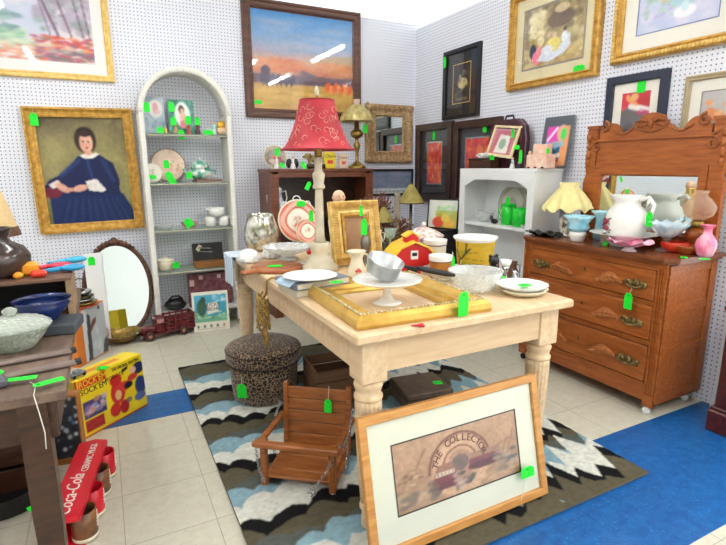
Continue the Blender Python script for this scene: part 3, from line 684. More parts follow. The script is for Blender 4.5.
# ================================================================ WHITE ARCHED ETAGERE
ex0,ex1,ey0,ey1=.288,.948,4.07,4.33
ew=ex1-ex0; et=T('arched_shelf','tall white wicker etagere with arched top and glass shelves','shelf unit',((ex0+ex1)/2,ey0,0))
wick=pm('white_wicker','f2f0e8',.6,var=.16,scale=90,bump=.6,stretch=(1,1,3))
R_=ew/2; zc=1.99-R_
for s in (-1,1):
    b=B().box((s*(R_-.018),.13,zc/2+.01),(.036,.26,zc-.02),bev=.005)
    for k in range(52): b.box((s*(R_-.018),.13,.03+k*zc/53),(.040,.264,.007))
    part('side_panel',b,wick,et)
b=B(); n=26
vs=[];fs=[]
for i in range(n+1):
    a=PI*i/n
    for r,y in ((R_,0),(R_,.26),(R_-.036,.26),(R_-.036,0)): vs.append((r*math.cos(a),y,zc+r*math.sin(a)))
for i in range(n):
    for k in range(4): fs.append((i*4+k,i*4+(k+1)%4,i*4+4+(k+1)%4,i*4+4+k))
fs+= [(0,1,2,3),(n*4+3,n*4+2,n*4+1,n*4)]
b.add(vs,fs,True)
for i in range(46):
    a=PI*(i+.5)/46; b.box(((R_-.018)*math.cos(a),.13,zc+(R_-.018)*math.sin(a)),(.040,.264,.007),rot=(0,-a,0))
part('arched_top',b,wick,et)
shz=[1.514,1.156,.803,.477,.143]
shg=glassy('shelf_glass',tint='dce8e0',alpha=.28,body='c2ccc2')
for z in shz:
    part('shelf',B().box((0,.13,z-.006),(ew-.076,.25,.010)),shg if z>.2 else whitep,et)
    b=B().tube([(-R_+.04,.004,z-.016),(R_-.04,.004,z-.016)],.007,6)
    for s in (-1,1): b.tube([(s*(R_-.043),.01,z-.016),(s*(R_-.043),.25,z-.016)],.007,6)
    part('shelf_rail',b,pm('grey_wicker','b9b5a2',.6,var=.2,scale=90),et)
# ================================================================ OVAL MIRROR
mc=(.045,0,.345); ov=T('oval_mirror','large oval mirror in carved dark wood frame leaning on the back wall','mirror',(.045,4.115,.0),rot=(math.radians(-9),0,0))
mrx,mrz=.243,.362
carv=pm('carved_brown','6b4330','',)if False else pm('carved_brown','6b4330',.45,c2='402417',scale=40,bump=.3)
def ovring(rx,rz,prof,n=64,zc=.365):
    b=B(); vs=[];fs=[]; m=len(prof)
    for i in range(n):
        a=2*PI*i/n
        for d,y in prof: vs.append(((rx-d)*math.cos(a),-y,zc+(rz-d)*math.sin(a)))
    for i in range(n):
        for k in range(m-1): j=(i+1)%n; fs.append((i*m+k,i*m+k+1,j*m+k+1,j*m+k))
    return b.add(vs,fs,True)
f=part('frame',ovring(mrx,mrz,[(0,0),(-.002,.02),(.01,.032),(.022,.026),(.03,.018),(.034,.004),(.034,0)]),carv,ov)
b=B()
for i in range(11):
    a=PI/2+(i-5)*.11; b.sphere(((mrx-.008)*math.cos(a),-.033,.365+(mrz-.004)*math.sin(a)),(.018,.012,.014+.01*(1-abs(i-5)/5)),8,6,noise=.2)
b.sphere((0,-.03,.365+mrz+.012),(.022,.014,.02),10,6)
part('carved_crest',b,carv,f)
b=B(); b.add([(0,-.008,.365)]+[((mrx-.03)*math.cos(2*PI*i/64),-.008,.365+(mrz-.03)*math.sin(2*PI*i/64)) for i in range(64)],[(0,i+1,(i+1)%64+1) for i in range(64)])
part('mirror_glass',b,mirror,ov); 
# ================================================================ LEFT TABLE
lx1,ly0,LZ=-.122,1.31,.75
lt=T('wooden_table','dark brown wooden table at the left edge, worn grey-brown top','table',(-.60,1.9,0))
part('tabletop',B().box((0,0,LZ-.0125),(2*(lx1+.60),1.18,.025),bev=.003),wood('worn_brown_top','7a6455','59453a',.6,(12,2,10),3),lt)
b=B()
for s in (-1,1): b.box((0,s*.555,LZ-.075),(.9,.022,.10)); b.box((s*.44,0,LZ-.075),(.022,1.08,.10))
part('apron',b,dkwood,lt)
for sx in (-1,1):
    for sy in (-1,1):
        pr_=B(); c=(sx*(.405 if sy<0 else .25),sy*.555)
        q=.030
        vs=[(c[0]+a*w_,c[1]+b_*w_,z) for z,w_ in ((LZ-.026,q),(.45,q),(.001,q*.72)) for a,b_ in ((-1,-1),(1,-1),(1,1),(-1,1))]
        fs=[(3,2,1,0),(8,9,10,11)]+[(r*4+i,r*4+(i+1)%4,r*4+4+(i+1)%4,r*4+4+i) for r in range(2) for i in range(4)]
        pr_.add(vs,fs); part('leg',pr_,dkwood,lt)
# right-edge mahogany cabinet
mh=T('wooden_cabinet','dark mahogany cabinet cut off at the right edge of the view','cabinet',(2.90,1.05,0))
part('body',B().box((0,0,.355),(.72,.35,.49),bev=.005),mahog,mh)
b=B().box((0,0,.055),(.77,.385,.11),bev=.006); b.box((0,0,.118),(.75,.375,.016),bev=.004); part('plinth',b,mahog,mh)
part('top',B().box((0,0,.614),(.75,.38,.024),bev=.006),mahog,mh)
# white board leaning between dresser and partition
solo('white_board',B().box((0,0,.42),(.05,.02,.84),bev=.002),whitep,'narrow white board standing between the dresser and the mahogany cabinet','board',(2.785,1.345,.004),0,rot=(0,math.radians(5),0))
# ================================================================ helpers for wares
def dist(p): return (RM.transposed()@(Vector(p)-Vector((0,0,EYE)))).z*-1
def M(px,p): return px*dist(p)/F
def ves(name,label,cat,p,prof,mat,t=.004,n=32,group=None,**k): return solo(name,B().vessel(prof,t,n=n,**k),mat,label,cat,p,group=group)
def scal(n,a,pw=1): return lambda th,q: 1+a*math.cos(n*th)*(1-abs(2*q-1))**pw
def plate_prof(r,h=.018): return [(r*.55,.0),(r*.6,.002),(r*.68,h*.35),(r,h)]
def platepic(name,pic,r,mat=PAINT,dish=.0):   # round painted face, in xz, facing -y
    n=pic.nx
    return pic.mesh(name,lambda u,v:(lambda a,b_:(a*r*math.sqrt(max(0,1-b_*b_/2)),-.002-dish*(a*a+b_*b_),b_*r*math.sqrt(max(0,1-a*a/2))))(2*u-1,2*v-1),mat)
def disc_plate(name,label,cat,p,r,rimmat,pic,lean=-12,rz=0,group=None):
    t=T(name,label,cat,p,rot=(math.radians(lean),0,rz),group=group)
    b=B().lathe([(0.001,-.006),(r*.6,-.006),(r*.99,.0),(r,.004),(r*.97,.005),(r*.9,.003),(.001,.001)],40,(0,.004,r),rot=(PI/2,0,0)); part('rim',b,rimmat,t)
    me=platepic('face',pic,r*.93); o=part('face',me,None,t); o.location=(0,-.0025,r); return t
tz=TZ+.001
# ================================================================ WARES ON THE LONG TABLE
# round wooden board
p=onz(277,269,tz); rr=.132
t=T('cutting_board','round wooden board with a handle lying at the back left edge of the long table','board',p,math.radians(20))
b=B().lathe([(rr-.006,0),(rr,.005),(rr,.015),(rr-.006,.02)],40); b.box((-rr-.03,0,.01),(.09,.045,.018),bev=.006); part('board',b,wood('cherry_board','b06a3c','8a4a26',.4),t)
ftag(268,266,.782,'green price tag lying on the round wooden board',.045,.07,1.2)
# stacked books
p=onz(315,293,tz)+Vector((.02,.055,0))
for i,(z,c,l,dx,rz) in enumerate(((0,'cfc4ae','lower book with pale cover under the grey book on the long table',0,.06),(.03,'7f8b9c','grey blue book on top of the pale book on the long table',-.008,.14))):
    t=T('book',l,'book',p+Vector((dx,0,z+.0005*i)),rz,group=None)
    part('cover',B().box((0,0,.0014),(.25,.19,.0022)).box((0,0,.0266),(.25,.19,.0022)).box((-.124,0,.014),(.002,.19,.023)),pm('cover_'+c,c,.5,scale=12,var=.2),t)
    part('pages',B().box((.002,0,.014),(.24,.182,.0215)),pm('book_pages','e9e2cc',.8,scale=200,stretch=(1,1,20)),t)
pt=onz(292,282,tz+.062)+Vector((.015,.04,0)); solo('paper_sheet',B().grid(lambda u,v:(-.05+.1*u,-.06+.12*v,.004*math.sin(u*5)-.05*max(0,.35-u)**1.2),8,8),pm('pale_blue_paper','b9d2e6',.7),'pale blue paper sheet hanging over the left edge of the grey book','paper',pt,.2,solid=.0012)
ftag(334,281,tz+.061,'green price tag lying on the grey book beside the red lamp',.05,.035,.1)
# crocheted mounds and striped cloth
cro=pm('crochet_white','f2f2f0',.9,scale=120,bump=1,var=.25)
for u,v,r,l in ((249,262,.062,'larger white crocheted ball at the back left corner of the long table'),(271,258,.05,'smaller white crocheted ball behind the round wooden board')):
    q=onz(u,v,tz); b=B().lathe([(r*.5,0),(r*.95,.004),(r*1.05,.018),(r*.95,.036),(r*.7,.058),(r*.35,.07),(.001,.074)],48,fr=lambda th,q:1+.10*math.sin(11*th)*(1-q)); solo('crocheted_ball',b,cro,l,'ornament',q)
q=Vector((tx0-.014,2.93,tz-.001))
def clothf(u,v):
    y=-.10+.2*u; s=v*.26
    if s<.09: return (.09-s,y,.006+.004*math.sin(u*14))
    return (-.006-.012*abs(math.sin(u*9)),y+.01*math.sin(v*7),.006-(s-.09))
p_=Pic(60,60,'dfe6ee',None,2)
for i in range(12): p_.rect(i/12,0,i/12+.035,1,['6f8fb8','9ab4d0'][i%2])
solo('striped_cloth',p_.mesh('striped_cloth',clothf,wool),None,'blue and white striped cloth hanging over the back left corner of the long table','cloth',q)
# gold cord tassel on the table's left side
q=Vector((tx0-.035,2.20,.0)); b=B()
for k in range(7):
    a=k*.9; b.tube([(.02*math.cos(a+i*.6),.045*math.sin(a+i*.5),.70-.02*i-.003*k) for i in range(9)],.006,6)
for k in range(6): b.tube([(0,.01*k-.02,.56),(.01,.012*k-.03,.50+.005*k),(0,.016*k-.04,.45+.01*k)],.006,6)
b.tube([(.02,0,.69),(.025,.0,.755),(.045,0,.768),(.09,.0,.768)],.005,6)
solo('tassel_cord',b,pm('gold_cord','b08a3e',.7,c2='7a5c28',scale=60,bump=.4),'twisted gold cord tassel hanging off the left side of the long table','cord',q)
# glass vase, mercury glass
q=onz(262,250,tz); r=M(17,q)
ves('glass_vase','rounded mottled silver mercury glass vase at the back left of the long table','vase',q,[(r*.6,0),(r*.85,.02),(r*1.0,.07),(r*1.0,.13),(r*.8,.2),(r*.72,.225)],pm('mercury_glass','e9e6dc',.16,.75,c2='8d8a70',scale=26,detail=6,bump=.1),.004)
# plate on wire stand
q=onz(300,247,tz); t=T('plate_stand','white scrolled wire stand holding two plates on the long table','stand',q)
b=B()
for s in (-1,1):
    b.tube([(s*.05,.0,.004),(s*.05,-.02,.03),(s*.05,-.10,.030),(s*.05,-.105,.045)],.003,6); b.tube([(s*.05,.0,.004),(s*.03,.03,.1),(0,.05,.26)],.003,6)
def curl(cx,cz,r,s): return [(cx+r*(1-.5*i/16)*math.cos(s*i/16*5.4-PI/2*1),.05,cz+r*(1-.5*i/16)*math.sin(s*i/16*5.4-PI/2)+0) for i in range(17)]
b.tube(curl(.0,.30,.035,1),.0035,6); b.tube(curl(.075,.27,.026,1),.0035,6); b.tube(curl(-.075,.27,.026,-1),.0035,6)
b.tube([(-.075,.05,.244),(0,.05,.262),(.075,.05,.244)],.0035,6); part('wire',b,whitep,t)
def rosy(seed,cen='efe6d8'):
    p=Pic(56,56,'d9705c',None,seed); p.blobs(120,0,0,1,1,['e9a08c','c9584a','eac0b0'],.01,.03,.6); p.ell(.5,.5,.62*.5*1.6,.62*.5*1.6,'e7b5a4',1,.05); p.ell(.5,.5,.36,.36,'cf6450',1,.05); p.ell(.5,.5,.31,.31,cen,1,.05)
    p.blobs(14,.38,.35,.62,.62,['c9705c','a3b08c','e8a89a'],.02,.04,.8); return p
disc_plate('dinner_plate','large red and white transferware plate standing on the wire stand','plate',q+Vector((0,-.018,.034)),.138,cream,rosy(4),-12)
disc_plate('side_plate','small cream plate with red rim leaning in front of the large red plate','plate',q+Vector((.035,-.075,.030)),.08,cream,rosy(5,'f4eedd'),-14)
ytag(301,201,q.y+.015,'green price tag stuck at the top of the large red plate',.06,.035,None,)
ytag(311,210,q.y-.085,'green price tag on the small cream plate in front',.03,.07,None)
ytag(310,182,q.y+.044,'green price tag hanging on the curl of the wire plate stand',.03,.055,None,rot=(0,.5,0))
# cut glass dish long + cherry
q=onz(288,260,tz); ves('cut_glass_bowl','wide cut glass bowl in front of the red plates','bowl',q,[(.05,0),(.06,.01),(.03,.018),(.04,.03),(.11,.055),(.14,.08)],cutglass,.006,48,fr=scal(16,.05))
q2=onz(309,252,tz+.065); t=T('glass_cherry','small red glass cherry in the cut glass bowl','ornament',q2); part('fruit',B().sphere((0,0,0),.014,12,8),pm('cherry_red','c8142c',.15),t); part('stem',B().tube([(0,0,.01),(.004,0,.02),(.01,0,.03)],.0012,5),dkwood,t)
q=onz(304,268,tz); ves('trinket_dish','small dark and cream striped shell dish beside the foot of the red lamp','dish',q+Vector((-.015,.03,0)),[(.02,0),(.03,.003),(.055,.02)],pm('shell_stripe','e6ddca',.4,c2='4a443e',scale=30,stretch=(1,9,1)),.003,40,sx=1.3,fr=scal(10,.04))
# red lamp
q=onz(318,270,tz)+Vector((.014,0,0)); t=T('table_lamp','tall table lamp with red scrolled bell shade and fluted antique white column','lamp',q)
lm=pm('antique_white','d6ccb4',.5,c2='c2b89e',scale=14,var=.2)
b=B().lathe([(.085,0),(.09,.006),(.09,.018),(.078,.026),(.065,.04),(.062,.055),(.05,.065),(.042,.085),(.05,.10),(.055,.125),(.045,.14)],36,fr=lambda th,q:1+.03*math.cos(10*th))
b.lathe([(.030,.14),(.023,.17),(.020,.36),(.018,.40)],36,fr=lambda th,q:1-.08*max(0,math.sin(8*th)))
b.lathe([(.024,.40),(.03,.405),(.03,.415),(.024,.425),(.027,.445),(.03,.462),(.03,.472),(.02,.485),(.018,.50),(.02,.55)],28); part('column',b,lm,t)
part('socket',B().lathe([(.018,.55),(.018,.60),(.010,.61),(.004,.62),(.004,.83)],14),brass,t)
sh=B(); 
def bell(q): return .175-.098*(q**.62)+.012*max(0,q-.6)
sprof=[(bell(i/12),.585+.225*i/12) for i in range(13)]
sh.lathe(sprof+[(r-.003,z) for r,z in reversed(sprof)],48,cap=False)
SHM=pm('red_damask','b82434',.55,c2='98101f',scale=5)
s_=part('lamp_shade',sh,SHM,t)
b=B()
random.seed(5)
for k in range(78):
    th=2*PI*random.random(); q0=.1+.78*random.random(); s=random.choice((-1,1)); r0=.012+.012*random.random(); pts=[]
    for i in range(13):
        a=s*i/12*4.6; r=r0*(1-.65*i/12); dth=(r*math.cos(a))/bell(q0); dz=r*math.sin(a)
        qq=q0+dz/.225; rad=bell(min(1,max(0,qq)))+.0006; pts.append((rad*math.cos(th+dth),rad*math.sin(th+dth),.585+.225*qq))
    b.tube(pts,.0009,4)
part('scroll_embroidery',b,pm('cream_thread','eeb9a0',.6),s_)
b=B()
for r,z in ((.1755,.585),(.0805,.81)): b.tube([(r*math.cos(a),r*math.sin(a),z) for a in [2*PI*i/48 for i in range(48)]],.003,6,closed=True)
part('trim',b,pm('dark_red_trim','8c1420',.6),s_)
part('finial',B().lathe([(.006,.83),(.012,.835),(.009,.845),(.012,.855),(.002,.875)],14),lm,t)
for a in (0,2.09,4.19): part('shade_arm',B().tube([(0,0,.80),(.078*math.cos(a),.078*math.sin(a),.808)],.002,5),brass,t)
q=onz(315,276,tz); 
ves('serving_plate','round white plate lying in front of the red lamp','plate',onz(312,279,tz+.062)+Vector((0.0,.02,0)),plate_prof(.112,.014),white,.004)
# gold double frame standing
q=onz(355,264,tz)+Vector((.014,0,0)); t=T('standing_frame','ridged gold frame with an inner gold frame leaning upright on the long table','frame',q+Vector((0,0,.002)),rot=(math.radians(-10),0,math.radians(4)))
w,h=M(55,q),M(62,q)
part('frame',B().ring(w,h,[(0,0),(0,.03),(.01,.036),(.035,.03),(.05,.02),(.06,.022),(.066,.01),(.066,0),(0,0)]),goldl,t)
b=B()
for i in range(40):
    for x in (-w/2+.022,w/2-.022): b.box((x,-.034,.01+(h-.02)*i/39),(.03,.008,.0035))
    for z in (.022,h-.022): b.box((-w/2+.01+(w-.02)*i/39,-.034,z),(.0035,.008,.03))
part('ribbing',b,gold,t)
fi=B().ring(w*.55,h*.62,[(0,0),(0,.02),(.012,.026),(.02,.016),(.02,0),(0,0)]); fi.v=[(x,y-.004,z+h*.19) for x,y,z in fi.v]; part('inner_frame',fi,gold,t)
part('backing',B().box((0,-.003,h/2),(w-.1,.004,h-.1)),pm('brown_backing','b58c68',.8,var=.15),t)
q2=q+Vector((.002,-.09,0)); ves('bud_vase','tall slim pewter vase in front of the ridged gold frame','vase',q2,[(.025,0),(.027,.006),(.012,.02),(.017,.06),(.028,.12),(.022,.15),(.012,.165),(.02,.19),(.024,.215)],pm('pewter','85817a',.35,.7),.003)
ytag(364,219,q2.y-.035,'green price tag hanging beside the slim pewter vase',.034,.08,.05)
ytag(361,205,q2.y-.02,'narrow green price tag on the top of the ridged gold frame',.018,.055,.03)
q3=q+Vector((-.04,.14,0)); t=T('doll_figurine','bald pink bisque doll head figurine behind the ridged gold frame','figurine',q3)
bis=pm('bisque','eec0a2',.5,var=.06)
b=B().lathe([(.05,0),(.055,.04),(.05,.12),(.06,.22),(.045,.28),(.02,.30),(.018,.315)],24); part('body',b,cream,t)
b=B().sphere((0,0,.345),(.034,.036,.038),20,14); b.sphere((0,-.034,.34),(.006,.008,.006),8,6); 
for s in (-1,1): b.sphere((s*.034,0,.342),(.005,.008,.01),8,6)
part('head',b,bis,t)
for s in (-1,1): part('eye',B().sphere((s*.012,-.0335,.352),(.004,.003,.003),8,5),blackm,t)
# cream pitcher + clown figurine
q=onz(357,277,tz); t=T('pitcher','cream pottery pitcher with pinched waist, beside the saucepan','pitcher',q)
part('body',B().vessel([(.032,0),(.042,.012),(.043,.035),(.028,.075),(.026,.09),(.036,.115),(.045,.125)],.004,n=28,fr=lambda th,q:1+.25*math.exp(-((th-PI)/.35)**2)*max(0,1-abs(q-.5)*3)),cream,t)
part('handle',B().tube([(.034,0,.11),(.058,0,.10),(.06,0,.06),(.04,0,.03)],.006,8),cream,t)
q=onz(354,279,tz)+Vector((.01,-.06,0)); t=T('doll_figurine','tiny porcelain doll figurine in red and violet, in front of the cream pitcher','figurine',q)
part('body',B().sphere((0,0,.018),(.022,.017,.018),12,8),pm('violet_glaze','6f5a8a',.3,c2='c04a3c',scale=60),t); part('head',B().sphere((-.018,-.004,.04),(.014,.014,.014),12,8),bis,t); part('hat',B().lathe([(.016,0),(.012,.008),(.002,.016)],12,(-.018,-.002,.046)),pm('hat_red','c24a3a',.4),t)
# cake stand with saucepan
q=onz(387,303,tz); t=T('cake_stand','white glass pedestal cake stand standing inside the lying gold frame','cake stand',q)
part('pedestal',B().lathe([(.055,0),(.056,.004),(.03,.012),(.016,.03),(.015,.06),(.03,.075)],32),white,t)
part('plate',B().lathe([(.03,.075),(.1,.080),(.13,.092),(.131,.096),(.1,.086),(.001,.083)],40,fr=scal(20,.02)),white,t)
q4=q+Vector((-.012,.02,.0875)); t=T('saucepan','tilted aluminium saucepan with a long black handle on the cake stand','saucepan',q4+Vector((0,0,.022)),rot=(math.radians(20),math.radians(8),math.radians(0)))
alu=pm('aluminium','c9cbcc',.32,.8,c2='aeb1b3',scale=20)
part('pan',B().vessel([(.05,0),(.06,.006),(.068,.06),(.071,.062)],.003,n=36),alu,t)
part('handle',B().tube([(.066,-.012,.045),(.10,-.02,.046),(.13,-.025,.047)],.006,8).tube([(.13,-.025,.047),(.16,-.032,.046),(.25,-.05,.042),(.29,-.056,.04)],[.009,.011,.011,.006],10),blackm,t,'black handle')
# barn
q=onz(410,272,tz); t=T('toy_barn','red toy barn with yellow gambrel roof and cupola on the long table','toy',q,math.radians(-14))
redp=pm('toy_red','cf1c20',.4,var=.08); yel=pm('toy_yellow','f2c63a',.4,var=.1)
w_=.11; prof=[(-w_,0),(w_,0),(w_,.075),(.066,.125),(0,.15),(-.066,.125),(-w_,.075)]
part('walls',B().prismy(prof,-.06,.085),redp,t)
b=B()
for (x1,z1),(x2,z2) in (((w_+.014,.068),(.068,.13)),((.068,.13),(0,.158)),((0,.158),(-.068,.13)),((-.068,.13),(-w_-.014,.068))):
    dx,dz=x2-x1,z2-z1; L_=math.hypot(dx,dz); b.box(((x1+x2)/2,.012,(z1+z2)/2),(L_+.004,.175,.008),rot=(0,-math.atan2(dz,dx),0))
part('roof',b,yel,t)
part('cupola',B().prismy([(-.03,.15),(.03,.15),(.03,.175),(0,.192),(-.03,.175)],-.03,.03),redp,t); b=B()
for s in (-1,1): b.box((s*.018,0,.188),(.045,.072,.006),rot=(0,s*.52,0))
part('cupola_roof',b,yel,t)
part('window',B().box((0,-.062,.095),(.036,.004,.042)),white,t); part('window_opening',B().box((0,-.0645,.098),(.024,.002,.016)),blackm,t)
part('door',B().box((-.01,-.061,.018),(.05,.003,.036)),blackm,t); b=B().box((.06,-.075,.016),(.05,.004,.032)).box((.035,-.073,.016),(.004,.02,.03)); part('open_door',b,cream,t)
# tureen behind barn
q=onz(423,251,tz); t=T('tureen','covered pink and white patterned tureen with a lid behind the toy barn','tureen',q)
tm=pm('pink_transfer','efe4dc',.3,c2='c79a90',scale=40,detail=5,lo=.45,hi=.6)
part('bowl',B().vessel([(.04,0),(.045,.01),(.035,.018),(.07,.045),(.10,.08),(.105,.09)],.004,n=40,sx=1.1),tm,t)
part('lid',B().lathe([(.115,.09),(.118,.095),(.09,.115),(.04,.142),(.012,.15)],40,sx=1.1,fr=scal(12,.03)),tm,t); part('knob',B().lathe([(.006,.15),(.014,.16),(.016,.17),(.006,.178),(.001,.18)],14),white,t)
for s in (-1,1): part('handle',B().tube([(s*.105,0,.075),(s*.14,0,.08),(s*.14,0,.092),(s*.115,0,.093)],.005,8),tm,t)
# crocks
amber=pm('amber_glaze','b87420',.3,c2='8a4c18',scale=9)
def crock(p,r,h,lab,body):
    t=T('crock',lab,'crock',p); part('body',B().vessel([(r*.88,0),(r*.95,.006),(r*.97,h*.7),(r,h*.78)],.004,n=32),body,t)
    part('rim',B().vessel([(r,h*.78),(r*1.02,h*.8),(r*1.06,h),(r*1.06,h+.003)],.005,n=32),white,t); part('stripe',B().lathe([(r*1.01,h*.76),(r*1.035,h*.76),(r*1.035,h*.80),(r*1.01,h*.80),(r*1.01,h*.76)],32,cap=False),rustw,t)
q=onz(440,278,tz); crock(q,.052,.105,'amber brown crock with white top in front, right of the toy barn',amber)
q=onz(440,262,tz)+Vector((0,.05,0)); crock(q,.062,.115,'larger white topped brown striped crock behind the amber crock',cream)
ytag(453,256,onz(441,277,tz).y-.05,'narrow green price tag on the amber crock',.022,.07,.02,rot=(0,0,0))
# yellow pot
q=onz(474,273,tz); r=M(20.5,q); h=M(37,q)
t=T('flower_pot','yellow pot painted with a bare tree, white inside, on the long table','pot',q)
part('body',B().vessel([(r*.75,0),(r*.78,.004),(r*.92,h*.88),(r*1.04,h*.95),(r*1.06,h)],.005,n=40),white,t,)
p_=Pic(160,50,'c9a32c',None,31); p_.blobs(60,0,0,1,1,['d9b23a','b8921f','a8981f','7f9a30'],.03,.08,.4); p_.blobs(30,0,0,1,.35,['6f9a2c','8aa030'],.02,.05,.6)
for cx_ in (.2,.7):
    p_.line(cx_-.06,.0,cx_,.45,.02,'d9cfa0'); p_.line(cx_-.07,0,cx_-.015,.45,.012,'3f3a20'); p_.line(cx_,.45,cx_+.09,.8,.014,'4c4528'); p_.line(cx_,.45,cx_-.09,.75,.013,'3c3820'); p_.line(cx_-.02,.5,cx_-.2,.55,.008,'3c3820'); p_.line(cx_+.03,.5,cx_+.2,.45,.008,'3c3820'); p_.line(cx_+.05,.65,cx_+.16,.7,.009,'3c3820'); p_.line(cx_-.05,.6,cx_-.04,.95,.009,'3c3820'); p_.line(cx_+.05,.62,cx_+.06,.95,.009,'3c3820'); p_.line(cx_-.16,.9,cx_-.06,.7,.006,'3c3820')
    p_.rect(cx_+.08,.22,cx_+.2,.34,'26231c')
part('painted_band',p_.mesh('painted_band',lambda u,v:((r*(.785+.14*v)+.0012)*math.cos(2*PI*u-1.2),(r*(.785+.14*v)+.0012)*math.sin(2*PI*u-1.2),.004+h*.885*v),PAINT),None,t)
# cut glass bowls front right
q=Vector((1.345,1.60,tz))
ves('cut_glass_bowl','deep cut glass bowl beside the white plates at the front of the long table','bowl',q,[(.06,0),(.075,.006),(.088,.03),(.098,.06),(.113,.086)],cutglass,.007,64,fr=scal(20,.04))
q=onz(478,283,tz)+Vector((0,.04,0)); ves('cut_glass_bowl','shallow cut glass bowl behind the deep cut glass bowl','bowl',Vector((1.36,1.82,tz)),[(.05,0),(.06,.005),(.085,.035),(.105,.055)],cutglass,.006,64,fr=scal(14,.05))
# white plates
q=onz(523,294,tz); rp=M(25,q)
ves('serving_dish','lower oval white ironstone dish at the right front of the long table','dish',q,[(rp*.6,0),(rp*.65,.003),(rp*.85,.014),(rp*.98,.026)],cream,.004,40,sx=1,sy=.95)
ves('serving_dish','upper white fluted dish stacked on the oval ironstone dish','dish',q+Vector((-.006,0.005,.0175)),[(rp*.6,0),(rp*.7,.006),(rp*1.03,.026)],white,.004,48,fr=scal(12,.03))
ftag(521,284,tz+.032,'green price tag lying in the upper white dish',.055,.04,0)
# lying gold frame
gx0,gx1,gy0,gy1=.675,1.20,1.325,1.93
t=T('ornate_frame','large empty ornate gold frame lying flat at the front of the long table','frame',(.0,0,0))
A=Vector((.672,1.335,tz)); Bv=Vector((1.19,1.340,tz)); w_=(Bv-A).length; l_=.565
t.location=(A+Bv)/2; t.rotation_euler=(0,0,-.045)
def flatring(w,l,prof):
    b=B(); vs=[];fs=[];m=len(prof)
    for ins,z in prof: vs+=[(-w/2+ins,ins,z),(w/2-ins,ins,z),(w/2-ins,l-ins,z),(-w/2+ins,l-ins,z)]
    for j in range(m-1):
        for i in range(4): k=(i+1)%4; fs.append((j*4+i,j*4+k,j*4+4+k,j*4+4+i))
    return b.add(vs,fs)
part('frame',flatring(w_,l_,[(0,0),(-.004,.012),(0,.03),(.012,.042),(.022,.045),(.03,.04),(.055,.028),(.075,.03),(.082,.016),(.105,.014),(.112,.004),(.112,0),(0,0)]),pm('bright_gold','dcb358',.3,.4,c2='c0963f',scale=12,bump=.1),t)
b=B()
for (ax,ay,bx,by) in ((-w_/2+.02,.02,w_/2-.02,.02),(w_/2-.02,.02,w_/2-.02,l_-.02),(w_/2-.02,l_-.02,-w_/2+.02,l_-.02),(-w_/2+.02,l_-.02,-w_/2+.02,.02)):
    n=int(math.hypot(bx-ax,by-ay)/.013)
    for i in range(n): b.sphere((ax+(bx-ax)*i/n,ay+(by-ay)*i/n,.045),(.006,.006,.005),6,4)
part('beading',b,pm('antique_bead','d9cfae',.4,.3,c2='8a7440',scale=90),t)
gp=ony(464,292,1.312); tag(gp,'green price tag hanging over the front edge of the lying gold frame',.045,.085,(0,0,.08),Vector((gp.x-.005,1.36,tz+.045)))
solo('felt_scrap',B().prism([(0,0),(.045,.003),(.04,-.02),(.03,-.028),(.02,-.01)],0,.004),pm('red_felt','c4243a',.9),'small red felt scrap at the table edge under the lying gold frame','scrap',(.845,1.308,tz),0)
# things at the back right of the long table
def jug(name,lab,cat,p,h,r,mat,group=None,handle=True):
    t=T(name,lab,cat,p,group=group); part('body',B().vessel([(r*.6,0),(r*.95,h*.15),(r,h*.4),(r*.5,h*.72),(r*.45,h*.85),(r*.6,h)],.003,n=24),mat,t)
    if handle: part('handle',B().tube([(r*.5,0,h*.85),(r*1.3,0,h*.8),(r*1.3,0,h*.45),(r*.9,0,h*.35)],.004,6),mat,t)
    return t
jug('small_jug','small white jug just right of and behind the ridged gold frame','jug',onz(379,247,tz),.11,.03,white)
q=onz(390,249,tz); ves('glass_goblet','clear green tinted glass goblet behind the toy barn','glass',q,[(.03,0),(.031,.003),(.006,.012),(.006,.06),(.03,.08),(.036,.13)],glassy('green_tint','d5ecd6',.2),.002)
jug('small_jug','dark glazed small jug beside the white one behind the ridged gold frame','jug',onz(384,255,tz),.075,.024,pm('dark_glaze','3c4038',.2))
q=onz(492,281,tz); t=T('figurine','round black bear shaped figurine behind the yellow pot','figurine',q)
part('body',B().sphere((0,0,.04),(.03,.028,.04),16,10),black,t); part('head',B().sphere((0,-.006,.095),(.024,.024,.022),14,9),black,t)
for s in (-1,1): part('ear',B().sphere((s*.018,-.002,.115),.008,8,6),black,t)
jug('small_jug','small copper brown jug to the right of the black figurine','jug',Vector((1.56,1.73,tz)),.085,.02,pm('copper_lustre','9c6248',.25,.4))
q=Vector((1.56,1.655,tz)); t=T('candlestick','small silver candlestick with white candle cup near the dresser','candlestick',q); part('stem',B().lathe([(.025,0),(.026,.004),(.008,.012),(.010,.03),(.006,.05),(.015,.06),(.016,.07)],18),silver,t); part('cup',B().vessel([(.012,.07),(.022,.08),(.026,.10)],.002,n=18),white,t)
jug('small_jug','small silver lidded jug between candlestick and dresser','jug',Vector((1.562,1.60,tz)),.06,.016,silver)
q=onz(503,284,tz); tag(q+Vector((0,-.0,.036)),'green price tag standing among the small silver pieces',.03,.035,(-.3,0,.3))
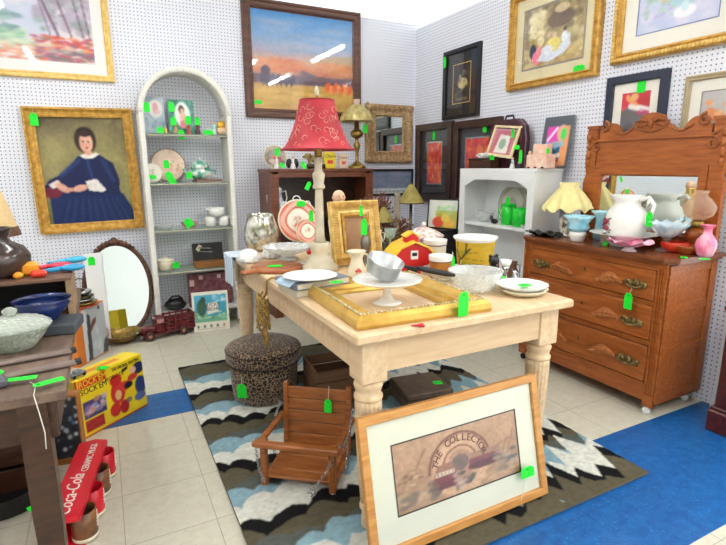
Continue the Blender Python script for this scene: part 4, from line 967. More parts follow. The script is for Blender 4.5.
# ================================================================ LOW SIDE TABLE in the corner behind the long table
st=T('side_table','low dark side table in the corner behind the long table','table',(1.955,3.62,0)); sz=.62
part('tabletop',B().box((0,0,sz-.0125),(.76,.62,.025),bev=.004),dkwood,st)
for sx in (-1,1):
    for sy in (-1,1): part('leg',B().box((sx*.34,sy*.27,sz/2-.013),(.04,.04,sz-.026)),dkwood,st)
olive=pm('olive_shade','a79a55',.7,c2='8a7d40',scale=15)
def conelamp(u,v,r,h,lab,y,btm):
    c=ony(u,v,y); t=T('table_lamp',lab,'lamp',(c.x,y,sz+.001)); z=c.z-sz
    part('base',B().lathe([(.055,0),(.055,.01),(.02,.025),(.015,.06),(.03,.10),(.014,.14),(.012,z+.03)],20),dkbrass,t)
    pr_=[(r,z-.005),(r*.12,z+h)]
    s_=part('lamp_shade',B().lathe([(r,z),(r*.16,z+h),(r*.16-.003,z+h),(r-.004,z)],32,cap=False),olive,t)
    part('trim',B().tube([(r*math.cos(2*PI*i/32),r*math.sin(2*PI*i/32),z) for i in range(32)],.005,6,closed=True),dkwood,s_); part('cap',B().lathe([(r*.17,z+h-.002),(r*.15,z+h+.006),(.003,z+h+.014)],14),dkbrass,t)
conelamp(411,203,.115,.155,'lamp with olive cone shade in the corner, below the red artworks',3.62,0)
conelamp(384,222,.085,.12,'smaller lamp with olive shade behind the ridged gold frame',3.5,0)
q=Vector((ony(397,230,3.42).x,3.42,sz+.001)); zt=ony(397,193,3.42).z-sz
solo('wooden_post',B().lathe([(.035,0),(.035,.02),(.02,.03),(.018,zt*.5),(.024,zt*.6),(.02,zt-.02),(.028,zt)],20),pm('grey_wood','9c907c',.7,scale=30,bump=.2),'grey turned wooden candle post between the two olive lamps','candlestick',q)
q=Vector((2.06,3.47,sz+.001)); t=T('dried_arrangement','basket of dried reddish brown flowers behind the tureen','flowers',q)
part('basket',B().vessel([(.06,0),(.08,.05),(.09,.10)],.006,n=24,fr=scal(20,.03)),pm('basket_brown','7a5434',.8,scale=80,bump=.6),t)
b=B(); random.seed(12)
for i in range(230):
    th=random.random()*2*PI; el=random.random()*1.2; r=.13+.05*random.random(); d=(math.cos(th)*math.cos(el),math.sin(th)*math.cos(el),math.sin(el))
    b.tube([(d[0]*.03,d[1]*.03,.08),(d[0]*r*.6,d[1]*r*.6,.09+d[2]*r*.6),(d[0]*r*1.1,d[1]*r*1.1,.09+d[2]*r)],.0022,4); b.sphere((d[0]*r*1.1,d[1]*r*1.1,.09+d[2]*r),.007,5,4)
part('dried_stems',b,pm('dried_flower','8a5a48',.9,c2='5c4030',scale=50),t)
q=Vector((ony(377,200,3.8).x,3.8,sz+.001)); t=T('dried_arrangement','dried flower bunch in a dark vase beneath the blue grey poster','flowers',q)
part('vase',B().vessel([(.04,0),(.055,.06),(.03,.18),(.035,.24)],.004,n=20),black,t); b=B()
for i in range(150):
    th=random.random()*2*PI; el=.1+random.random()*1.2; r=.12+.08*random.random(); d=(math.cos(th)*math.cos(el),math.sin(th)*math.cos(el)*.5,math.sin(el)); b.tube([(0,0,.22),(d[0]*r,d[1]*r,.24+d[2]*r)],.002,4); b.sphere((d[0]*r,d[1]*r,.24+d[2]*r),.008,5,4)
part('dried_stems',b,pm('dried_flower2','a06a58',.9,c2='6a4434',scale=50),t)
# small black thin frame with fruit picture, on the side table, leaning on right wall
p=Pic(40,40,'e4e6da','e4e6da',41); p.rect(.25,.0,1,.62,'c6c04c'); p.blobs(20,.3,.5,.9,.8,['8fd08a','b6e0a0'],.03,.08,.6); p.ell(.35,.2,.2,.2,'ea5a3c'); p.ell(.75,.15,.2,.18,'f0b93a'); p.ell(.6,.35,.15,.15,'ecd050')
q=onx(456,236,2.6); framed('framed_print','thin black framed fruit picture standing left of the white shelf unit','picture',.28,.25,(2.50,3.42,sz+.135),(math.radians(-6),0,RX+.5),.012,.012,PR_FLAT,black,0,None,p)
t=T('storage_box','dark box behind the tureen holding up the fruit picture','box',(2.56,3.42,sz-.0)); t.location=(2.505,3.455,0); part('box',B().box((0,0,.375),(.30,.26,.75),bev=.004),blackm,t); part('lid',B().box((0,0,.7525),(.31,.27,.005)),black,t)
# ================================================================ BOOKCASE TOP & INSIDE
bz=BZ+.001; yb=4.12
def bk(u,y=yb): return Vector((ony(u,168,y).x,y,bz))
p=Pic(50,50,'b9a99a',None,51); p.blobs(60,0,0,1,1,['8f7a78','c9b8a0','a5685c','6f7a6c','d9c8b4'],.04,.12,.6); p.ell(.5,.6,.3,.26,'9aa0a0',.7); p.ell(.42,.5,.14,.08,'e09080'); p.ell(.6,.4,.2,.16,'b45060',.8); p.ell(.35,.3,.18,.1,'d9c9b8')
disc_plate('decorative_plate','round painted collector plate standing on the bookcase at the left','plate',bk(276,4.16),.10,cream,p,-8)
ytag(277,148,4.09,'green price tag on the round collector plate',.04,.07,None)
def figure(p,h,c1,c2,lab,kind='figurine',hc='e9c0a6'):
    t=T(kind,lab,'figurine',p); part('body',B().lathe([(h*.22,0),(h*.24,h*.04),(h*.16,h*.35),(h*.10,h*.6),(h*.14,h*.7),(h*.05,h*.76)],16),pm('fig_'+c1,c1,.3),t)
    part('head',B().sphere((0,0,h*.86),(h*.1,h*.1,h*.12),12,8),pm('fig_'+hc,hc,.4),t); b=B()
    for s in (-1,1): b.tube([(s*h*.12,0,h*.66),(s*h*.2,-h*.06,h*.5),(s*h*.08,-h*.15,h*.45)],h*.035,6)
    part('arms',b,pm('fig_'+c2,c2,.3),t); return t
figure(bk(277,4.06),.11,'efe9e0','d9a89a','small white porcelain figurine in front of the collector plate')
tag(bk(283,4.03)+Vector((0,0,.045)),'green price tag leaning against the white figurine on the bookcase',.045,.04,(-.5,.5,0))
t=figure(bk(293,4.08),.11,'f0f0ee','1c1c20','small black and white figurine between plate and wooden dog on the bookcase'); part('cape',B().sphere((-.028,.012,.045),(.028,.014,.04),12,8).sphere((.028,.012,.045),(.028,.014,.04),12,8),black,t)
tag(bk(302,4.04)+Vector((0,0,.06)),'green price tag leaning beside the black and white figurine',.035,.065,(-.2,-.4,0))
q=bk(315,4.12); t=T('dog_figurine','long carved wooden dog figurine on the bookcase, under the red lamp shade','figurine',q)
b=B().sphere((0,0,.085),(.075,.035,.032),18,10); b.sphere((-.06,0,.11),(.03,.026,.024),12,8); b.sphere((-.09,-.002,.10),(.022,.016,.014),10,7)
for x in (-.045,.045):
    for y in (-.018,.018): b.tube([(x,y,.07),(x,y,.03),(x-.006,y,.001)],[.012,.008,.01],8)
b.tube([(.07,0,.09),(.095,0,.105),(.105,0,.13)],[.008,.006,.004],6); part('body',b,pm('dog_tan','b39a5e',.5,c2='8a7440',scale=20),t)
for s in (-1,1): part('ear',B().sphere((-.05,s*.026,.105),(.012,.006,.022),8,6),pm('dog_ear','6a5030',.6),t)
solo('wood_log',B().lathe([(.018,-.08),(.02,-.078),(.02,.078),(.018,.08)],16,(0,0,.021),rot=(0,PI/2,0)),dkwood,'short dark turned log in front of the wooden dog','ornament',bk(316,4.03))
def tin(p,w,d,h,c,lab,word,wc,c2):
    t=T('tin',lab,'tin',p); part('can',B().box((0,0,h/2),(w,d,h),bev=.006),pm('tin_'+c,c,.35,var=.05),t); part('lid',B().box((0,0,h+.003),(w*.9,d*.9,.006),bev=.003),pm('tin_'+c,c,.35),t)
    part('lettering',lettering([(word,w*.36,(0,-d/2-.001,h*.78),(PI/2,0,0),.2)]),pm('ink_'+wc,wc,.5),t,); part('label_panel',B().box((0,-d/2-.0005,h*.42),(w*.5,.001,h*.22)),pm('ink_'+c2,c2,.5),t)
tin(bk(329,4.1),.10,.06,.135,'e8cf2c','tall yellow tin with red panel on the bookcase','Charm','26263a','d43c28')
tin(bk(341,4.1)+Vector((.015,0,0)),.075,.05,.12,'e6c9b0','pale pink tin with red panel beside the yellow tin','Charm','6a2c2c','d9564a')
q=bk(357,4.12); t=T('table_lamp','antique brass oil lamp with scalloped brass shade on the bookcase','lamp',q); t.scale=(1.15,1.15,1.36)
part('base',B().lathe([(.07,0),(.072,.008),(.06,.02),(.03,.035),(.014,.05),(.012,.10),(.022,.13),(.026,.15),(.014,.175),(.014,.19),(.045,.205),(.05,.225),(.04,.24),(.02,.25),(.018,.30)],28),brass,t)
part('lamp_shade',B().lathe([(.118,.30),(.115,.325),(.09,.365),(.045,.39),(.045,.40),(.04,.40),(.04,.385),(.086,.36),(.111,.322),(.114,.30)],48,cap=False,fr=lambda th,q:1+.09*abs(math.sin(5*th))),pm('brass_shade','ddcd8e',.3,.35,c2='a8965a',scale=18),t)
part('chimney',B().vessel([(.022,.30),(.03,.34),(.022,.40),(.028,.435)],.002,n=20),pm('pinkish_cap','d9b8a4',.4),t)
ytag(365,124,4.06,'green price tag hanging from the brass oil lamp',.045,.075,.03)
# tea pot inside bookcase
q=Vector((ony(277,226,4.12).x,4.12,.861)); t=T('coffee_pot','tall white porcelain coffee pot inside the bookcase','coffee pot',q+Vector((.012,0,0)))
part('body',B().lathe([(.05,0),(.055,.01),(.05,.02),(.065,.06),(.062,.10),(.04,.16),(.035,.20),(.045,.22)],28),pm('blue_white','dfe6f0',.25,c2='a9b6d0',scale=40,lo=.5,hi=.62),t)
part('lid',B().lathe([(.045,.22),(.03,.24),(.012,.25),(.012,.262),(.016,.275),(.002,.285)],20),white,t); part('handle',B().tube([(.04,0,.20),(.075,0,.21),(.085,0,.15),(.06,0,.08)],.006,8),white,t); part('spout',B().tube([(-.055,0,.07),(-.08,0,.12),(-.085,0,.18)],[.014,.010,.007],8),white,t)
# ================================================================ ETAGERE WARES
ecx=(ex0+ex1)/2
def es(u,k,y=4.16,dx=0): z=shz[k]+.0015; c=ony(u,170,y); return Vector((max(ex0+.05,min(ex1-.05,ony(u,[134,183,229,270,312][k],y).x+dx)),y,z))
def card(p,w,h,pic,lab,lean=-8,name='greeting_card'):
    t=T(name,lab,'card',p,rot=(math.radians(lean),0,0)); part('board',B().box((0,.003,h/2),(w,.004,h)),white,t); part('picture',pic.flat('picture',-w/2,w/2,0,h,-.0002,PRINTED),None,t); return t
p=Pic(30,44,'b9c4cf','9fb3c0',61); p.blobs(40,0,0,1,1,['8fa3b4','c9d3da','b0b9c9'],.05,.12,.6); p.ell(.62,.68,.3,.24,'f2f0ee'); p.ell(.62,.7,.12,.16,'eaa8b4'); p.ell(.7,.6,.1,.06,'f0c8cc'); p.blobs(20,0,0,1,.4,['7f9ab4','a9c3b4','6f8fa4'],.03,.07,.7)
card(es(155,0,4.22),.165,.275,p,'pale grey fairy picture card at the left of the top glass shelf')
p=Pic(30,40,'3f8f7c','3f7f74',62); p.blobs(40,0,0,1,1,['2f7f6c','63ab98','2a5f58'],.05,.12,.7); p.ell(.55,.58,.3,.36,'e9efe9'); p.ell(.52,.72,.11,.13,'5a3226'); p.ell(.54,.68,.06,.07,'e9b9a0'); p.ell(.56,.5,.12,.15,'eebba8'); p.ell(.55,.3,.13,.12,'ea7f8c')
card(es(183,0,4.23),.19,.265,p,'green picture card of a fairy on the top glass shelf')
for i,(u,c1,c2,h,l) in enumerate(((166,'e6c33c','f0dc90',.055,'tiny yellow figurine at the left of the top glass shelf'),(176,'c9a07c','7f9a6c',.10,'tan and green figurine standing in front of the two picture cards'),(189,'a8503c','d98a6a',.08,'rust brown figurine on the middle of the top glass shelf'),(198,'5a3c3c','8a5a5a',.10,'dark brown figurine right of the rust one on the top glass shelf'),(208,'e9eef0','d0dade',.06,'small white figurine on the top glass shelf'),(214,'bfe0dc','8fcfc4',.10,'pale aqua figurine on the top glass shelf'))):
    figure(es(u,0,4.12),h,c1,c2,l)
q=es(222,0,4.15); t=T('snail_figurine','peach and gold snail shaped figurine at the right of the top glass shelf','figurine',q); part('body',B().sphere((0,0,.03),(.05,.03,.03),16,10),pm('peach','efc8a0',.35),t); part('shell',B().lathe([(.001,-.02),(.03,-.012),(.038,0),(.03,.012),(.001,.02)],20,(.0,0,.07),rot=(PI/2,0,0)),pm('gold_lustre','dca62c',.3,.4),t)
for u,v,w,h,l,r in ((146,103,.055,.08,'green price tag on the grey fairy card',0),(171,103,.05,.08,'green price tag on the green fairy card',0),(160,128,.06,.05,'green price tag at the foot of the grey fairy card',0),(173,118,.05,.07,'green price tag on the tan and green figurine',0),(188,117,.055,.07,'green price tag on the rust brown figurine',.1),(197,118,.045,.07,'green price tag on the dark brown figurine',0),(181,131,.055,.08,'green price tag hanging over the edge of the top glass shelf',0),(208,131,.09,.045,'green price tag lying beside the aqua figurine',0)):
    ytag(u,v-1,4.085,l,w*.8,h*.85,None,rot=(0,r,0))
p=Pic(50,50,'e4c8b4',None,63); p.blobs(40,0,0,1,1,['e9d3c0','dcb8a4','f0e0d0'],.05,.1,.5); p.blobs(12,.55,.2,.95,.7,['e0a890','c98a7c','b0b890'],.03,.06,.7)
disc_plate('decorative_plate','large round peach plate with brown rim on the second glass shelf','plate',es(170,1,4.20)+Vector((.0,0,0)),.128,pm('brown_rim','9c7c68',.4),p,-8)
p=Pic(30,30,'e9e2d8',None,64); p.blobs(10,.3,.3,.7,.7,['d0a090','a8b8a0'],.05,.1,.5)
disc_plate('decorative_plate','small pale plate in front of the large peach plate','plate',es(152,1,4.13)+Vector((.01,0,0)),.07,cream,p,-8)
ytag(166,160,4.09,'green price tag on the large peach plate, upper one',.04,.06,None); ytag(167,172,4.075,'green price tag below the upper one on the large peach plate',.05,.10,None,rot=(0,-.45,0)); ytag(151,175,4.08,'yellow green price tag under the small pale plate',.07,.03,None); ytag(189,172,4.09,'green price tag left of the green teapot',.045,.05,None)
solo('book',B().box((0,0,.008),(.20,.13,.016)),pm('brown_cover','8a6450',.6),'flat brown book under the green teapot on the second glass shelf','book',es(208,1,4.17),.1)
q=es(201,1,4.15)+Vector((0,0,.0175)); t=T('teapot','small green and white lidded teapot on the second glass shelf','teapot',q); t.scale=(1.4,1.2,1.4); gw_=pm('green_white','4f9c84',.3,c2='e8ece4',scale=30,lo=.45,hi=.6)
part('body',B().lathe([(.03,0),(.055,.02),(.062,.038),(.05,.055)],24),gw_,t); part('lid',B().lathe([(.052,.055),(.045,.085),(.02,.10),(.006,.103),(.008,.112),(.001,.118)],24),gw_,t); part('spout',B().tube([(-.055,0,.03),(-.08,0,.045),(-.09,0,.06)],[.01,.008,.006],8),gw_,t); part('handle',B().tube([(.055,0,.05),(.085,0,.05),(.08,0,.02),(.055,0,.02)],.005,6),gw_,t)
# shelf 3
ves('glass_dish','low clear glass dish at the left of the third shelf','dish',es(165,2,4.16),[(.04,0),(.05,.004),(.075,.03)],cutglass,.004,32); ves('glass_dish','pink tinted glass dish at the middle of the third shelf','dish',es(190,2,4.17),[(.04,0),(.05,.004),(.07,.04)],glassy('pink_tint','f4dcd8',.3,body='f0d0c8'),.004,32)
ytag(186,219,4.09,'green price tag hanging at the third glass shelf',.06,.07,None,rot=(0,-.5,0))
def mug(p,r,h,mat,lab,group=None,a=0,stack=None):
    t=T('mug',lab,'mug',p,a,group=group); part('cup',B().vessel([(r*.85,0),(r*.95,.004),(r,h*.5),(r,h)],.003,n=24),mat,t); part('handle',B().tube([(r-.001,0,h*.8),(r+.022,0,h*.75),(r+.022,0,h*.3),(r-.001,0,h*.22)],.004,6),mat,t); return t
q=es(211,2,4.16); mug(q,.040,.075,white,'white mug, left one of the lower pair on the third shelf',a=2.5); q2=es(224,2,4.16); mug(q2,.040,.075,white,'white mug, right one of the lower pair on the third shelf',a=-.3)
t=T('sugar_bowl','white lipped bowl stacked on the two white mugs','bowl',(q+q2)/2+Vector((0,0,.0765))); t.scale=(1.15,1.15,1.15); part('bowl',B().vessel([(.035,0),(.05,.004),(.055,.06)],.003,n=28),white,t); part('spout',B().tube([(-.052,0,.045),(-.072,0,.056),(-.08,0,.056)],[.008,.006,.005],8),white,t)
# shelf 4
q=es(166,3,4.16); t=T('crock','cream lidded crock on the fourth shelf','crock',q); part('body',B().vessel([(.045,0),(.055,.008),(.062,.05),(.066,.07)],.004,n=28),cream,t); part('lid',B().lathe([(.068,.072),(.066,.08),(.03,.092),(.01,.095),(.012,.105),(.001,.11)],28),cream,t)
ytag(176,262,4.10,'green price tag on the cream lidded crock',.05,.05,None)
q=es(212,3,4.15); t=T('cutlery_case','open wooden case with black lining and knives on the fourth shelf','case',q+Vector((-.01,0,0)),math.radians(0))
part('tray',B().box((0,0,.022),(.25,.13,.044),bev=.004),wood('case_wood','a56f34','7c4c20'),t); part('lid',B().box((-.005,.055,.115),(.24,.012,.14),rot=(math.radians(-8),0,0)),blackm,t)
b=B()
for z,l in ((.145,.10),(.115,.12),(.085,.09)): b.box((-.03,.046-.14*(z-.115),z),(l,.004,.010),rot=(0,.1,0))
part('knife',b,silver,t,'silver knives in the black lining'); part('handle_piece',B().box((-.075,.042,.15),(.03,.004,.05),rot=(0,.6,0)),pm('bone','d6cba8',.5),t)
# floor-level shelf: big game box + items
q=Vector((.725,4.165,.1445)); t=T('board_game','large maroon board game box standing on the bottom shelf of the etagere','board game',q)
part('box',B().box((0,.04,.135),(.34,.06,.27),bev=.002),pm('maroon_box','6a2f38',.5,c2='8a5a60',scale=25),t); b=B()
for x in (-.145,.145): b.box((x,.0095,.2),(.035,.002,.05)); b.box((x*.5,.0095,.24),(.03,.002,.03))
part('printed_squares',b,pm('pale_pink_print','d9b9b4',.5),t)
solo('leather_bag',B().sphere((0,0,.045),(.085,.055,.045),18,12,noise=.12).tube([(-.05,0,.075),(-.02,0,.11),(.03,0,.11),(.06,0,.075)],.008,8),black,'dark leather purse on the bottom shelf of the etagere','bag',Vector((.44,4.17,.145)))
p=Pic(56,66,'4fb0d0','2f8a9c',71); p.rect(0,0,1,.22,'e6e2d2'); p.rect(0,.93,1,1,'e6e2d2'); p.rect(0,.22,.05,1,'e6e2d2'); p.rect(.95,.22,1,1,'e6e2d2'); p.poly([(.05,.22),(.95,.22),(.95,.42),(.5,.36),(.05,.5)],'6fae8c'); p.blobs(30,.1,.3,.9,.5,['4f9a6c','9cc8a0','cfe0c8'],.02,.06,.7,.5); p.ell(.25,.6,.13,.22,'2f5a48'); p.ell(.3,.8,.07,.08,'3a4a38'); p.ell(.42,.62,.1,.05,'2f5a48'); p.poly([(.4,.42),(.72,.47),(.7,.74),(.42,.7)],'f0efe6'); p.blobs(14,.5,.75,.95,.92,['8fd0e6','f0f4f4'],.04,.08,.7,.5)
for x in (.12,.3,.48,.66,.84): p.ell(x,.12,.035,.04,'5a6a5a' if x!=.84 else 'c97f6c')
p.line(.08,.05,.9,.05,.006,'a8a08c')
q=Vector((.675,3.93,.0175-.016)); t=T('board_game','green and blue bear game box standing on the floor before the etagere','board game',q,math.radians(-4),); t.rotation_euler=(math.radians(-10),0,math.radians(-6))
part('box',B().box((0,.022,.155),(.275,.04,.31),bev=.002),white,t); part('cover_picture',p.flat('cover_picture',-.136,.136,.001,.309,.0012,PRINTED),None,t)
part('lettering',lettering([('LUCKY',.038,(.013,-.0,.205),(PI/2,0,0),.1),('BEAR',.038,(.017,-.0,.17),(PI/2,0,0),.1)]),pm('brown_ink','6a2c24',.5),t)
# truck
A=onz(140,343,0); Bq=onz(195,333,0); an=math.atan2(Bq.y-A.y,Bq.x-A.x)+.08; t=T('toy_truck','dark red wooden toy stake truck on the floor by the etagere','toy truck',(A+Bq)/2+Vector((0,.06,.0)),an)
rw=pm('dark_red_wood','742026',.4,c2='521418',scale=20)
part('chassis',B().box((0,0,.042),(.40,.10,.014)),rw,t); part('cab',B().box((-.055,0,.085),(.07,.095,.075),bev=.008).box((-.055,0,.14),(.075,.10,.05),bev=.01),rw,t); part('cab_window',B().box((-.055,0,.14),(.05,.103,.03)),pm('pinkish_window','c08a8a',.4),t)
part('bonnet',B().box((-.135,0,.075),(.10,.075,.05),bev=.012),rw,t); part('bumper',B().box((-.20,0,.04),(.012,.12,.02)),silver,t)
b=B()
for s in (-1,1):
    for z in (.075,.105,.135,.16): b.box((.095,s*.055,z),(.215,.006,.014))
    for i in range(5): b.box((.0+.048*i,s*.061,.108),(.012,.006,.125))
for z in (.075,.105,.135,.16): b.box((.200,0,z),(.006,.11,.014))
b.box((.095,0,.055),(.22,.12,.012)); part('stake_bed',b,rw,t)
for x in (-.14,.11):
    for s in (-1,1): w=part('wheel',B().lathe([(.012,-.01),(.033,-.01),(.035,0),(.033,.01),(.012,.01)],24,(x,s*.056,.0352),rot=(PI/2,0,0)),pm('wheel_brown','4a2420',.5),t); part('hub',B().lathe([(.014,-.013),(.014,.013)],14,(x,s*.056,.0352),rot=(PI/2,0,0)),pm('hub_tan','b98a6c',.5),w)
# brass bowl by mirror, pink cushion
q=onz(131,338,0); ves('brass_bowl','wide brass bowl on the floor in front of the oval mirror','bowl',q+Vector((-.06,-.05,0)),[(.06,0),(.09,.012),(.125,.05),(.14,.07),(.145,.072)],brass,.004,40)
solo('floral_cushion',B().sphere((0,0,.08),(.07,.05,.08),18,12,noise=.06),pm('pink_floral','dcc3c4',.9,c2='a9707c',scale=30),'pink floral stuffed cushion between the orange case and the brass bowl','cushion',Vector((-.11,4.02,.0)))
# ================================================================ ORANGE CASE + STACK
A=onz(80,368,0); Bq=onz(109,351,0); L_=(Bq-A).length; an=math.atan2(Bq.y-A.y,Bq.x-A.x); hgt=.37
t=T('storage_case','orange sided case with a dark and white photographic front on the floor','case',(A+Bq)/2,an)
part('case',B().box((0,.055,hgt/2),(L_,.11,hgt),bev=.003),pm('orange_paint','e07e28',.5,var=.1),t)
p=Pic(44,60,'c6ccd0','b4bcc2',81); p.poly([(0,0),(.25,0),(.2,1),(0,1)],'d9dde0'); p.poly([(.12,0),(.3,0),(.34,.85),(.22,.9),(.18,.7)],'3c3f48'); p.poly([(.3,.5),(.6,.7),(.58,.78),(.4,.72),(.3,.6)],'7a4438'); p.ell(.75,.93,.05,.04,'2c2c34'); p.poly([(.75,0),(1,0),(1,.3),(.85,.25)],'4a4e58'); p.blobs(20,.4,.1,.8,.6,['d9e0e4','c0c8cc'],.05,.1,.5)
part('front_picture',p.flat('front_picture',-L_/2+.07,L_/2-.004,.01,hgt-.006,-.001,PRINTED),None,t)
ov_=(A+Bq)/2; n_=Vector((-math.sin(an),math.cos(an),0))
q=onz(82,303,hgt+.001)
items=[('round red tray at the bottom of the stack on the orange case',.10,.012,pm('red_tray','c8502c',.4)),('brass rimmed dish in the stack on the orange case',.09,.02,brass),('silver dish in the middle of the stack on the orange case',.085,.02,silver),('dark bronze dish near the top of the stack on the orange case',.08,.018,dkbrass),('silver lidded dish on top of the stack on the orange case',.06,.03,silver)]
z=0; q=(A+Bq)/2+n_*.055+Vector((.005,-.01,hgt+.001))
q=Vector((q.x,q.y,q.z))
for i,(l,r,h,m_) in enumerate(items):
    solo('stacked_dish',B().lathe([(r*.7,0),(r,h*.6),(r*1.02,h),(r*.6,h*.95),(.001,h*.9)],28),m_,l,'dish',q+Vector((.006*math.sin(i*2),.004*math.cos(i*3),z))); z+=h+.0015
b=B().tube([(.035*math.cos(i/14*PI*1.6),0,.045+.035*math.sin(i/14*PI*1.6)) for i in range(15)],.004,6); b.lathe([(.03,0),(.03,.008)],16); solo('wire_ring',b,dkbrass,'dark wire ring ornament standing on the stacked dishes','ornament',q+Vector((0,0,z)))
# ================================================================ BOXES ON FLOOR
A=onz(83,441,0); Bq=onz(148,405,0); L_=(Bq-A).length; an=math.atan2(Bq.y-A.y,Bq.x-A.x); hgt=.295
t=T('boxed_game','yellow and red boxed robot boxing game standing on the floor','boxed game',(A+Bq)/2,an); t.rotation_euler=(math.radians(-3),0,an)
ybox=pm('box_yellow','f0d21c',.35,var=.05)
part('box',B().box((0,.061,hgt/2),(L_,.12,hgt),bev=.0015),ybox,t)
p=Pic(110,80,'f0d21c',None,91); p.rect(0,0,.025,1,'d42424'); p.rect(0,0,1,.025,'cc2020')
p.rect(.05,.835,.44,.98,'d8281c'); p.rect(.06,.30,.38,.60,'4a3a6c'); p.blobs(26,.08,.32,.37,.58,['8f6fa8','d9b8c8','6a8ab8','2a2450','c88a70'],.02,.05,.8); p.rect(.06,.07,.33,.27,'a81c24'); p.blobs(14,.08,.1,.31,.25,['d0443c','7c1018'],.01,.03,.6,.4)
p.ell(.57,.5,.11,.2,'cc2a24'); p.ell(.56,.73,.09,.1,'c8241c'); p.ell(.66,.56,.14,.09,'d93a30'); p.ell(.5,.22,.08,.12,'cc2a24'); p.ell(.64,.2,.07,.12,'b81e1c'); p.ell(.57,.45,.05,.09,'e8b87c'); p.ell(.74,.55,.07,.06,'1c1c24')
p.ell(.93,.78,.09,.11,'26305c'); p.ell(.93,.45,.09,.17,'2c3c74'); p.ell(.82,.66,.08,.06,'c83a34'); p.ell(.84,.78,.05,.06,'e6b89c'); p.ell(.9,.25,.09,.08,'5a6a94'); p.ell(.72,.28,.05,.05,'6a5a78',.7); p.poly([(.66,.8),(.76,.84),(.77,.9),(.67,.87)],'2a2018')
part('front_picture',p.flat('front_picture',-L_/2+.002,L_/2-.002,.002,hgt-.002,-.0002,PRINTED),None,t)
ink=pm('black_ink','1c1a18',.5); wink=pm('white_ink','f4f0e4',.5)
part('title',lettering([("ROCK'EM",.042,(-L_*.255,-.0015,hgt*.90),(PI/2,0,0),0,.85)]),pm('yellow_ink','f4dc30',.5),t); part('title',lettering([("SOCK'EM",.042,(-L_*.255,-.0015,hgt*.765),(PI/2,0,0),0,.85),("ROBOTS",.028,(.02,-.0015,hgt*.80),(PI/2,0,0)),("THE ORIGINAL FIGHTING",.024,(L_*.235,-.0015,hgt*.925),(PI/2,0,0),0,.62)]),ink,t)
part('side_stripe',B().box((0,.06,hgt+.0006),(L_*.5,.035,.001)),pm('orange_ink','e88a2c',.5),t)
# coupe toy and tag on top of it
q=A+(Bq-A)*.12+Vector((-math.sin(an),math.cos(an),0))*.05+Vector((0,0,hgt+.003)); t=T('toy_car','small grey toy car on top of the boxed robot game','toy car',q,an); part('body',B().box((0,0,.014),(.085,.035,.014),bev=.005).box((.003,0,.026),(.04,.03,.012),bev=.005),pm('car_grey','7f8488',.35,.4),t)
for x in (-.026,.026):
    for s in (-1,1): part('wheel',B().lathe([(.008,-.003),(.008,.003)],12,(x,s*.017,.0082),rot=(PI/2,0,0)),blackm,t)
tag(q+Vector((.085,.07,.004)),'green price tag lying on top of the boxed robot game',.04,.055,(-PI/2,0,1.0))
# mug carton
zt=.135
P1,P2,P3,P4=onz(85,441,zt),onz(106,437,zt),onz(46,530,zt),onz(80,520,zt)
ax=(P1+P3)/2; d=(P1-P3); d.z=0; L0=d.length; d.normalize(); an=math.atan2(d.y,d.x); e=Vector((-d.y,d.x,0))   # e = left of the run
t=T('mug_carton','long red carton of four ceramic mugs with white lettering on the floor','box',(P1+(P2-P1)*.5-d*.26).xyz,an); t.location.z=0
cred=pm('carton_red','d8182c',.35,var=.06); Lc=.52; wc=.115
part('carton',B().prism([(-Lc/2,-wc*.42),(Lc/2-.02,-wc*.42),(Lc/2,0),(Lc/2-.02,wc*.5),(-Lc/2,wc*.5)],zt-.02,zt).box((0,wc*.47,zt/2-.01),(Lc-.03,.004,zt-.022)).box((0,0,.002),(Lc-.03,wc*.8,.003)),cred,t)
iv=t.matrix_basis.inverted(); ca=iv@onz(71,494,zt); cb=iv@onz(90,457,zt); cc=iv@onz(57,520,zt)
part('lettering',lettering([('Coca-Cola',.066,(ca.x,ca.y,zt+.0008),(0,0,0),.35,.85),('CERAMIC MUGS',.036,(cb.x,cb.y,zt+.0008),(0,0,0),0,.78),('LARGE',.03,(cc.x,cc.y,zt+.0008),(0,0,0))]),wink,t)
for i,x in enumerate((-.19,-.065,.06,.185)):
    m_=[cred,pm('mug_amber','8a5a34',.3,c2='3a2824',scale=14),cred,cred][ (i+1)%4 ] if i!=2 else pm('mug_amber','8a5a34',.3,c2='3a2824',scale=14)
    g=T('ceramic_mug',['red ceramic mug nearest in the red carton, with white emblem','red ceramic mug second from the viewer in the red carton, white band at its base','brown ceramic mug third from the viewer in the red carton','red ceramic mug furthest in the red carton'][i],'mug',t.matrix_basis@Vector((x,-wc*.34,.0042)),an,group=None)
    part('cup',B().vessel([(.038,0),(.041,.003),(.042,.05),(.042,.108)],.003,n=28),m_,g)
    part('base_band',B().lathe([(.0385,.0),(.0418,.003),(.0424,.016),(.0395,.016),(.0385,0)],28,cap=False),cream,g); b=B()
    for k in range(5): b.box((0,-.0428,.045+.012*k),(.03-.005*k,.002,.004),rot=(0,0,0))
    part('emblem',b,wink,g)
q=onz(57,497,zt+.006); tag(q,'green price tag lying on the red mug carton',.028,.09,(-PI/2,0,-1.2))
